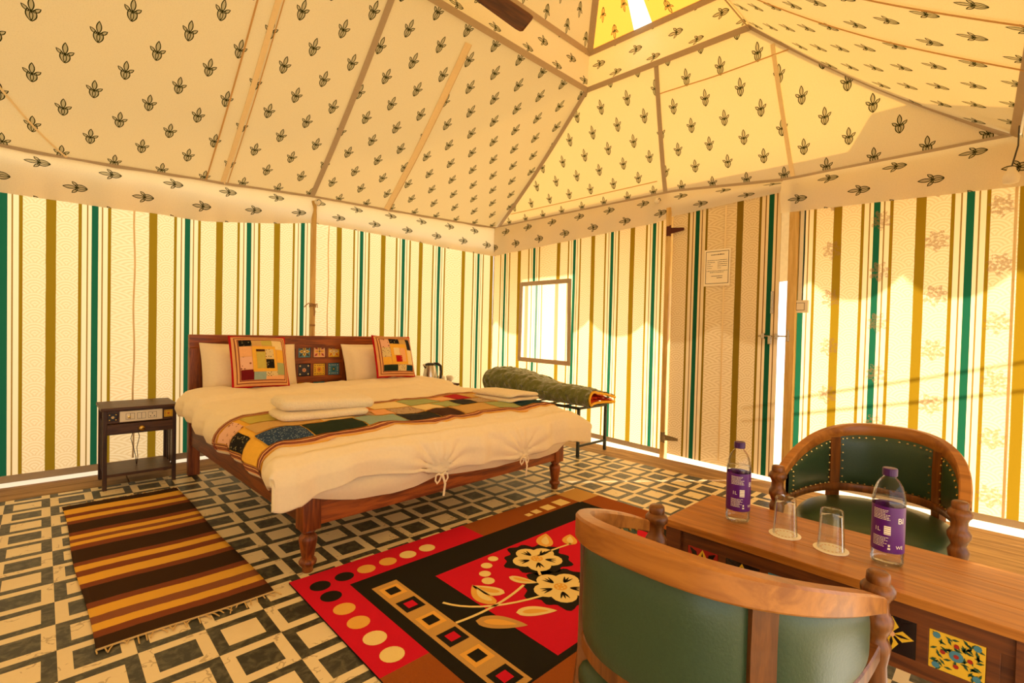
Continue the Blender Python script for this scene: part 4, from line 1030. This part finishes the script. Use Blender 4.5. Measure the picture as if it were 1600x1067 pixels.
mb = MB(); mb.grid(sp_, 24, 60, 0, lambda u, v: (u, v)); o = mb.build('rug_weave', dhurrie_mat(), sr, True); md = o.modifiers.new('thickness', 'SOLIDIFY'); md.thickness = .005; md.offset = -1
for v, sg in ((0, 1), (1, -1)):
    mb = MB(); rr = random.Random(3)
    for k in range(26):
        u = k/25; x, y, z = sp_(u, v); L = rr.uniform(.012, .05); dx = rr.uniform(-.02, .02)
        mb.tube([(x, y, .006), (x+dx*.5, y+sg*L*.5, .007), (x+dx, y+sg*L, .004)], .0025, 5)
    mb.tube([sp_(k/20, v)[:2]+(.007,) for k in range(21)], .004, 6)
    o = mb.build('fringe', 'fringe', sr); o['kind'] = 'stuff'
# floral rug (ox, oy far-left corner)
fr_ = thing('floral_rug', 'red and black floral rug on the floor at the foot of the bed', 'rug', (0, 0, 0))
RX0, RX1, RY0, RY1 = .742, 2.748, -3.20, -1.872
MATS = ['rugred', 'rugblack', 'rugtan', 'rugbeige', 'rugcream', 'ruggold']; RD, BK, TN, BG, CR, GD = range(6)
r = Rug(); z0 = .008; r.mb.box(RX0, RX1, RY0, RY1, 0.001, z0, BK)
Z1, Z2, Z3, Z4 = z0+.0006, z0+.0012, z0+.0018, z0+.0024
bw_ = .19
r.rect(RX0, 1.704, RY1-bw_, RY1, Z1, RD); r.rect(1.704, RX1, RY1-bw_, RY1, Z1, TN)
r.rect(RX0, RX0+bw_, -2.67, RY1-bw_, Z1, RD); r.rect(RX0, RX0+bw_, RY0, -2.67, Z1, TN)
r.rect(RX1-bw_, RX1, RY0, RY1-bw_, Z1, TN); r.rect(RX0+bw_, 1.9, RY0, RY0+bw_, Z1, TN); r.rect(1.9, RX1-bw_, RY0, RY0+bw_, Z1, RD)
r.rect(2.535, RX1, RY1-bw_-.01, RY1, Z2, BG)
for x, w_, y in ((2.115, .022, -2.007), (2.19, .03, -2.0), (2.30, .042, -1.998), (2.435, .05, -1.992)): r.rect(x-w_, x+w_, y-w_*.9, y+w_*.9, Z2, CR)
for x, c in ((1.052, GD), (1.164, GD), (1.275, CR), (1.388, CR), (.945, BK)): r.disc(x, -1.982, .042, .040, Z2, c)
for y, c in ((-1.99, BK), (-2.10, BK), (-2.224, GD), (-2.345, GD), (-2.472, CR), (-2.593, CR)): r.disc(.832, y, .043, .043, Z2, c)
r.rect(1.254, RX1-bw_-.12, RY0+.22, -2.247, Z1, RD)         # red field
r.rect(.985, 1.105, RY0+.20, -2.158, Z1, BG)                # beige strip with squares
for k, y in enumerate((-2.233, -2.37, -2.515, -2.653, -2.793, -2.932)):
    if k % 2: r.rect(1.002, 1.09, y-.044, y+.044, Z2, BK); r.rect(1.024, 1.068, y-.022, y+.022, Z3, RD)
    else: r.rect(1.002, 1.09, y-.044, y+.044, Z2, GD); r.rect(1.02, 1.072, y-.026, y+.026, Z3, BK)
def curve(p0, p1, p2, n=10): return [((1-t)**2*p0[0]+2*t*(1-t)*p1[0]+t*t*p2[0], (1-t)**2*p0[1]+2*t*(1-t)*p1[1]+t*t*p2[1]) for t in [k/n for k in range(n+1)]]
r.stroke(curve((1.15, -2.448), (1.22, -2.63), (1.56, -2.70)), .013, Z3, CR); r.stroke(curve((1.105, -2.595), (1.30, -2.63), (1.50, -2.57)), .013, Z3, CR)
r.stroke(curve((1.62, -2.56), (1.66, -2.50), (1.70, -2.47)), .013, Z3, CR); r.stroke(curve((1.75, -2.42), (1.86, -2.42), (1.99, -2.44)), .012, Z3, CR)
def bloom(cx, cy, R):
    k = 60; r.poly([(cx+R*(1.18+.10*sin(5*a)+.10*sin(11*a+1))*cos(a), cy+R*(1.18+.10*sin(5*a)+.10*sin(11*a+1))*sin(a)) for a in [2*pi*i/k for i in range(k)]], Z2, BK)
    for i in range(5):
        a = 2*pi*i/5+.3; r.disc(cx+R*.52*cos(a), cy+R*.52*sin(a), R*.42, R*.42, Z3+.0001*i, CR, 14)
        for q in (-.3, 0, .3): r.leaf((cx+R*.3*cos(a), cy+R*.3*sin(a)), (cx+R*.72*cos(a+q*.7), cy+R*.72*sin(a+q*.7)), R*.04, Z4, BK, 0)
    r.disc(cx, cy, R*.22, R*.22, Z4+.0003, GD)
    for i in range(6): r.disc(cx+R*.13*cos(i*1.05), cy+R*.13*sin(i*1.05), R*.04, R*.04, Z4+.0008, CR, 6)
bloom(1.727, -2.438, .135); bloom(1.61, -2.69, .135)
for a, b, w_, bd, c in (((1.39, -2.565), (1.325, -2.425), .035, .05, CR), ((1.305, -2.60), (1.33, -2.42), .036, .10, GD), ((1.50, -2.475), (1.56, -2.60), .026, -.05, CR), ((1.325, -2.70), (1.46, -2.80), .034, .03, CR), ((1.17, -2.635), (1.30, -2.79), .042, .02, BG), ((1.86, -2.38), (1.985, -2.265), .045, .05, GD), ((1.98, -2.45), (2.08, -2.36), .04, .05, GD)):
    r.leaf(a, b, w_, Z3, c, bd); r.leaf((lerp(a[0], b[0], .15), lerp(a[1], b[1], .15)), (lerp(a[0], b[0], .8), lerp(a[1], b[1], .8)), w_*.45, Z4, GD if c != GD else CR, bd)
for (x, y), q in zip(((1.564, -2.295), (1.494, -2.327), (1.437, -2.381), (1.406, -2.439)), (.026, .028, .028, .030)): r.disc(x, y, q, q, Z2, CR, 14)
r.mb.build('rug_pile', MATS, fr_)

# ================================================================== TABLE
TX0, TX1, TY0, TY1, TZ = 1.503, 1.885, -4.13, -3.232, .50
tb = thing('coffee_table', 'low wooden table with painted tiles along its apron', 'table', ((TX0+TX1)/2, (TY0+TY1)/2, 0))
hx, hy = (TX1-TX0)/2, (TY1-TY0)/2
for k in range(3):
    a, b = lerp(-hx, hx, k/3), lerp(-hx, hx, (k+1)/3)
    MB().box(a+.0004, b-.0004, -hy, hy, TZ-.024, TZ, bev=.0015).build('top_plank', 'table', tb)
for sx in (-1, 1):
    x0, x1 = (-hx+.016, -hx+.036) if sx < 0 else (hx-.036, hx-.016)
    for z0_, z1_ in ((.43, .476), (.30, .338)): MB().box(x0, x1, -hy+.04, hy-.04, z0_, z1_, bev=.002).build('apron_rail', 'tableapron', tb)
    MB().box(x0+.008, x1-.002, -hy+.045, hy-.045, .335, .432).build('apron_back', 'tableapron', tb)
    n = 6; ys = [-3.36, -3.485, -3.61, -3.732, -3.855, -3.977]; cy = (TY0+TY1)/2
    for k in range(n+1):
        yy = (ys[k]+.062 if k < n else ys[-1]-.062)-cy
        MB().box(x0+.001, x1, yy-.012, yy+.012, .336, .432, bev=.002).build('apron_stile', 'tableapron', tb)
    if sx < 0:
        for y, key in zip(ys, ('ember', 'night', 'teal', 'peach', 'night', 'flower')): place_tile(.10, key, tb, (x0+.0075, y-cy, .384), -pi/2)
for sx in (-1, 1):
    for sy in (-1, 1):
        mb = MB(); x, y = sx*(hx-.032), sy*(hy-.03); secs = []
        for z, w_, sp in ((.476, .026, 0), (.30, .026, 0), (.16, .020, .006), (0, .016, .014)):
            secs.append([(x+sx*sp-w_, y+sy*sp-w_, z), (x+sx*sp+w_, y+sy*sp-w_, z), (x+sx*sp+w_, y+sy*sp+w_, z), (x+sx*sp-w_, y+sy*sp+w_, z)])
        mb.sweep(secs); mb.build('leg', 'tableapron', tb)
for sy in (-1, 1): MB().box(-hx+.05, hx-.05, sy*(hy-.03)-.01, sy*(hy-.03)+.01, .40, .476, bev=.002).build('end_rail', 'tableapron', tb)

# ================================================================== CHAIRS
def make_chair(label):
    c = thing('armchair', label, 'armchair', group='green leather tub armchairs at the table')
    a_, b_, e_ = .56, .283, 2/2.7
    def plan(ph, ka=1, kb=1):
        return -a_*ka*abs(cos(ph))**e_, b_*kb*math.copysign(abs(sin(ph))**e_, sin(ph))
    def hr(ph): return .028+.028*max(0, -plan(ph)[0]/a_)**.6      # rail height
    def zr(ph): t = max(0, -plan(ph)[0]/a_); return .545+.204*t**.8-hr(ph)/2       # rail centre height
    PH = [lerp(-pi/2*.97, pi/2*.97, k/48) for k in range(49)]
    def nrm(ph):
        x0, y0 = plan(ph-.02); x1, y1 = plan(ph+.02); d = Vector((x1-x0, y1-y0)).normalized(); return Vector((d.y, -d.x)) if (Vector((d.y, -d.x)).dot(Vector(plan(ph))-Vector((-.2, 0)))) > 0 else Vector((-d.y, d.x))
    def rail(zf, hf, tw_, ka, name, mat):
        mb = MB(); secs = []
        for ph in PH:
            x, y = plan(ph, ka, ka if ka == 1 else .985); n_ = nrm(ph); z = zf(ph); hh = hf(ph); o_, i_ = n_*tw_/2, n_*-tw_/2
            q = []
            for (s_, zz) in ((1, -.42), (.82, -.5), (-.82, -.5), (-1, -.4), (-1, .36), (-.75, .5), (.75, .5), (1, .40)): q.append((x+n_.x*tw_/2*s_, y+n_.y*tw_/2*s_, z+hh*zz))
            secs.append(q)
        mb.sweep(secs); return smooth_by_angle(mb.build(name, mat, c), 35)
    rail(zr, hr, .036, 1, 'top_rail', 'chair')
    zl = lambda ph: .452+.0*ph
    rail(zl, lambda ph: .034, .026, .965, 'lower_rail', 'chairz')
    post = [(.018, 0), (.022, .01), (.024, .05), (.018, .06), (.026, .075), (.026, .30), (.024, .36), (.022, .40), (.027, .43), (.029, .445), (.024, .455), (.020, .463), (.025, .478), (.031, .490), (.032, .503), (.027, .513), (.023, .520), (.022, .542), (.026, .552), (.033, .560), (.034, .572), (.028, .580), (.0225, .584), (.0235, .590), (.0225, .604), (.018, .608)]
    for s_ in (-1, 1):
        mb = MB(); mb.lathe(post, (0, s_*.275, 0), 20); smooth_by_angle(mb.build('front_post', 'chairz', c), 45)
    PS = 1.0                                                # angle of the back stiles
    for s_ in (-1, 1):
        ph = s_*.62; x, y = plan(ph, .985, .985); n_ = nrm(ph); d = Vector((-n_.y, n_.x)); mb = MB(); secs = []
        for z, sp, w_ in ((0, .06, .019), (.20, .02, .022), (.40, 0, .024), (.60, -.002, .024), (zr(ph)-.02, .0, .024)):
            p_ = Vector((x, y))+n_*sp; secs.append([(p_.x+d.x*w_*i+n_.x*.013*j, p_.y+d.y*w_*i+n_.y*.013*j, z) for i, j in ((-1, -1), (1, -1), (1, 1), (-1, 1))])
        mb.sweep(secs); mb.build('back_leg', 'chairz', c)
    # upholstered panels
    for p0, p1 in ((-1.44, -.70), (-.54, .54), (.70, 1.44)):
        mb = MB(); st = MB()
        def pp(u, v, side):
            ph = lerp(p0, p1, u); x, y = plan(ph, .975, .975); n_ = nrm(ph); zt = zr(ph)-hr(ph)/2+.004; zb_ = zl(ph)+.012
            bul = (1-abs(2*u-1)**4)*(1-abs(2*v-1)**4); off = side*(.006+.016*bul**.7)
            return (x+n_.x*off, y+n_.y*off, lerp(zb_, zt, v))
        mb.grid(lambda u, v: pp(u, v, -1), 20, 10); mb.grid(lambda u, v: pp(u, v, 1), 20, 10)
        pn = mb.build('back_panel', 'leather', c, True)
        m_ = max(4, int((p1-p0)*12)); rim = [(k/m_, .955) for k in range(m_+1)]+[(k/m_, .045) for k in range(m_+1)]+[(u, k/6) for k in range(1, 6) for u in ((.05, .95) if p1-p0 < .8 else (.03, .97))]
        for u, v in rim:
            u = min(.97, max(.03, u)); q = Vector(pp(u, v, -1)); n_ = nrm(lerp(p0, p1, u)); q -= Vector((n_.x, n_.y, 0))*.002
            st.lathe([(.0045, -.002), (.004, .002), (0, .004)], tuple(q), 6)
        so = st.build('stud_trim', 'brass', pn); so['kind'] = 'stuff'; so['label'] = 'row of brass studs'
    # seat
    def seat_pt(rho, th, z): 
        k = 2/2.5; return (-.265+.285*rho*math.copysign(abs(cos(th))**k, cos(th)), .262*rho*math.copysign(abs(sin(th))**k, sin(th)), z)
    mb = MB(); prof = [(.93, .355), (1.0, .362), (1.0, .385), (.97, .402), (.88, .415), (.6, .424), (.3, .428), (.02, .43)]; n = 40
    vs = [seat_pt(rh, 2*pi*k/n, z) for rh, z in prof for k in range(n)]
    mb.add(vs, [(i*n+k, i*n+(k+1) % n, (i+1)*n+(k+1) % n, (i+1)*n+k) for i in range(len(prof)-1) for k in range(n)]+[tuple(range(n))[::-1], tuple((len(prof)-1)*n+k for k in range(n))])
    mb.build('seat', 'leather', c, True)
    mb = MB(); prof = [(.90, .29), (.975, .292), (.975, .352), (.90, .354)]; vs = [seat_pt(rh, 2*pi*k/n, z) for rh, z in prof for k in range(n)]
    mb.add(vs, [(i*n+k, i*n+(k+1) % n, (i+1)*n+(k+1) % n, (i+1)*n+k) for i in range(3) for k in range(n)]+[tuple(range(n))[::-1], tuple(3*n+k for k in range(n))]); mb.build('seat_frame', 'chair', c)
    return c
ch = make_chair('green leather armchair seen from behind, nearest the camera'); ch.location = (1.32, -3.578, 0)
ch2 = copy_tree(ch); ch2['label'] = 'green leather armchair facing the camera across the table'; ch2.location = (2.13, -3.667, 0); ch2.rotation_euler = (0, 0, pi)

# ================================================================== ON THE TABLE
def wrap_text(body, size, radius, ang0, z, parent, mat, name):
    cu = bpy.data.curves.new(name, 'FONT'); cu.body = body; cu.size = size; cu.resolution_u = 3
    o = bpy.data.objects.new(name, cu); COL.objects.link(o); dg = bpy.context.evaluated_depsgraph_get(); me = bpy.data.meshes.new_from_object(o.evaluated_get(dg)); bpy.data.objects.remove(o)
    for v in me.vertices:
        a = ang0+v.co.x/radius; v.co = Vector((radius*cos(a), radius*sin(a), z+v.co.y))
    me.materials.clear(); me.materials.append(MAT[mat]); o = bpy.data.objects.new(name, me); COL.objects.link(o); o.parent = parent; return o
def bottle(label, loc, rz, kind):
    b = thing('water_bottle', label, 'bottle', loc, rz, 'water bottles on the table')
    R = .0385
    prof = [(.030, .0), (.036, .004), (R, .012), (R, .02), (.037, .026), (R, .032), (R, .045), (.0375, .05), (.0375, .165), (R+.0005, .170), (R+.001, .185), (.0375, .19), (.036, .203), (.031, .222), (.023, .237), (.0155, .245), (.0145, .252), (.0165, .2525), (.0165, .255), (.014, .2555)]
    mb = MB(); mb.lathe(prof, n=28, cap=False); mb.build('bottle_shell', 'pet', b, True)
    mb = MB(); mb.lathe([(0, .002), (.033, .004), (R-.0015, .014), (.0355, .026), (R-.0015, .034), (.0362, .05), (.0362, .165), (R-.001, .172), (R-.001, .184), (.0355, .189), (0, .1895)], n=28, cap=False); mb.build('water', 'water', b, True)
    mb = MB(); mb.lathe([(.0382, .042), (.0384, .044), (.0384, .167), (.0382, .169)], n=40, cap=False); lb = mb.build('label_wrap', 'purple', b, True)
    mb = MB(); mb.lathe([(.0172, .250), (.0176, .252), (.0176, .268), (.0165, .2705), (0, .271)], n=20); mb.build('cap', 'cap', b)
    # printed matter; angle 0 faces +x local
    pr = MB(); rr = random.Random(11)
    def patch(a0, a1, z0, z1, mi=0):
        n = max(1, int(abs(a1-a0)/.15)); q = .03862
        pr.grid(lambda u, v: (q*cos(lerp(a0, a1, u)), q*sin(lerp(a0, a1, u)), lerp(z0, z1, v)), n, 1, mi)
    def lines(a0, a1, ztop, n, st=.0042, hh=.0016):
        for i in range(n):
            z = ztop-i*st; a = a0
            end = a1-rr.uniform(0, .35)*(a1-a0)
            while a < end: w_ = rr.uniform(.05, .16); patch(a, min(end, a+w_), z, z+hh); a += w_+.03
    lines(-.6, .55, .158, 7)
    patch(.12, .52, .092, .116); 
    for i in range(4): patch(.14, .50, .0945+i*.0055, .0955+i*.0055, 1)
    lines(-.6, .45, .083, 7)
    patch(.38, .5, .060, .066); patch(.36, .52, .052, .057)
    pr.build('label_print', ['paper', 'cap'], lb)['kind'] = 'stuff'
    wrap_text('1L', .016, .0387, -.50, .099, lb, 'paper', 'lettering')
    wrap_text('BI', .022, .0387, .92, .126, lb, 'paper', 'lettering'); wrap_text('WE', .013, .0387, .85, .056, lb, 'paper', 'lettering')
    return b
def face(loc): return math.atan2(CAM.y-loc[1], CAM.x-loc[0])
l1, l2 = (1.68, -3.407, .5005), (1.678, -3.818, .5005)
bottle('purple labelled water bottle at the far left end of the table', l1, face(l1), 0); bottle('purple labelled water bottle in front of the far armchair', l2, face(l2)-.35, 1)
for (x, y), lab in (((1.675, -3.557), 'left'), ((1.663, -3.686), 'right')):
    cs = thing('paper_coaster', 'round white paper coaster under the %s drinking glass' % lab, 'coaster', (x, y, .5004), group='paper coasters')
    mb = MB(); n = 28; mb.lathe([(.046, 0), (.046, .0015), (.043, .0018)], n=n); mb.build('disc', 'paper', cs)
    mb = MB()
    for k in range(16): an = 2*pi*k/16; mb.box(.026*cos(an)-.0025, .026*cos(an)+.0025, .026*sin(an)-.0025, .026*sin(an)+.0025, .0018, .0021)
    o = mb.build('printed_ring', 'border', cs); o['kind'] = 'stuff'
    gl = tag(MB().lathe([(.035, 0), (.0355, .002), (.0300, .112), (.0285, .117), (.025, .1185), (0, .1185), (0, .104), (.026, .102), (.0278, .10), (.0332, .002), (.035, 0)], n=32, cap=False).build('drinking_glass', 'glass', None, True, (x, y, .5026)), 'clear tumbler turned upside down on the %s coaster' % lab, 'glass', 'upturned tumblers')
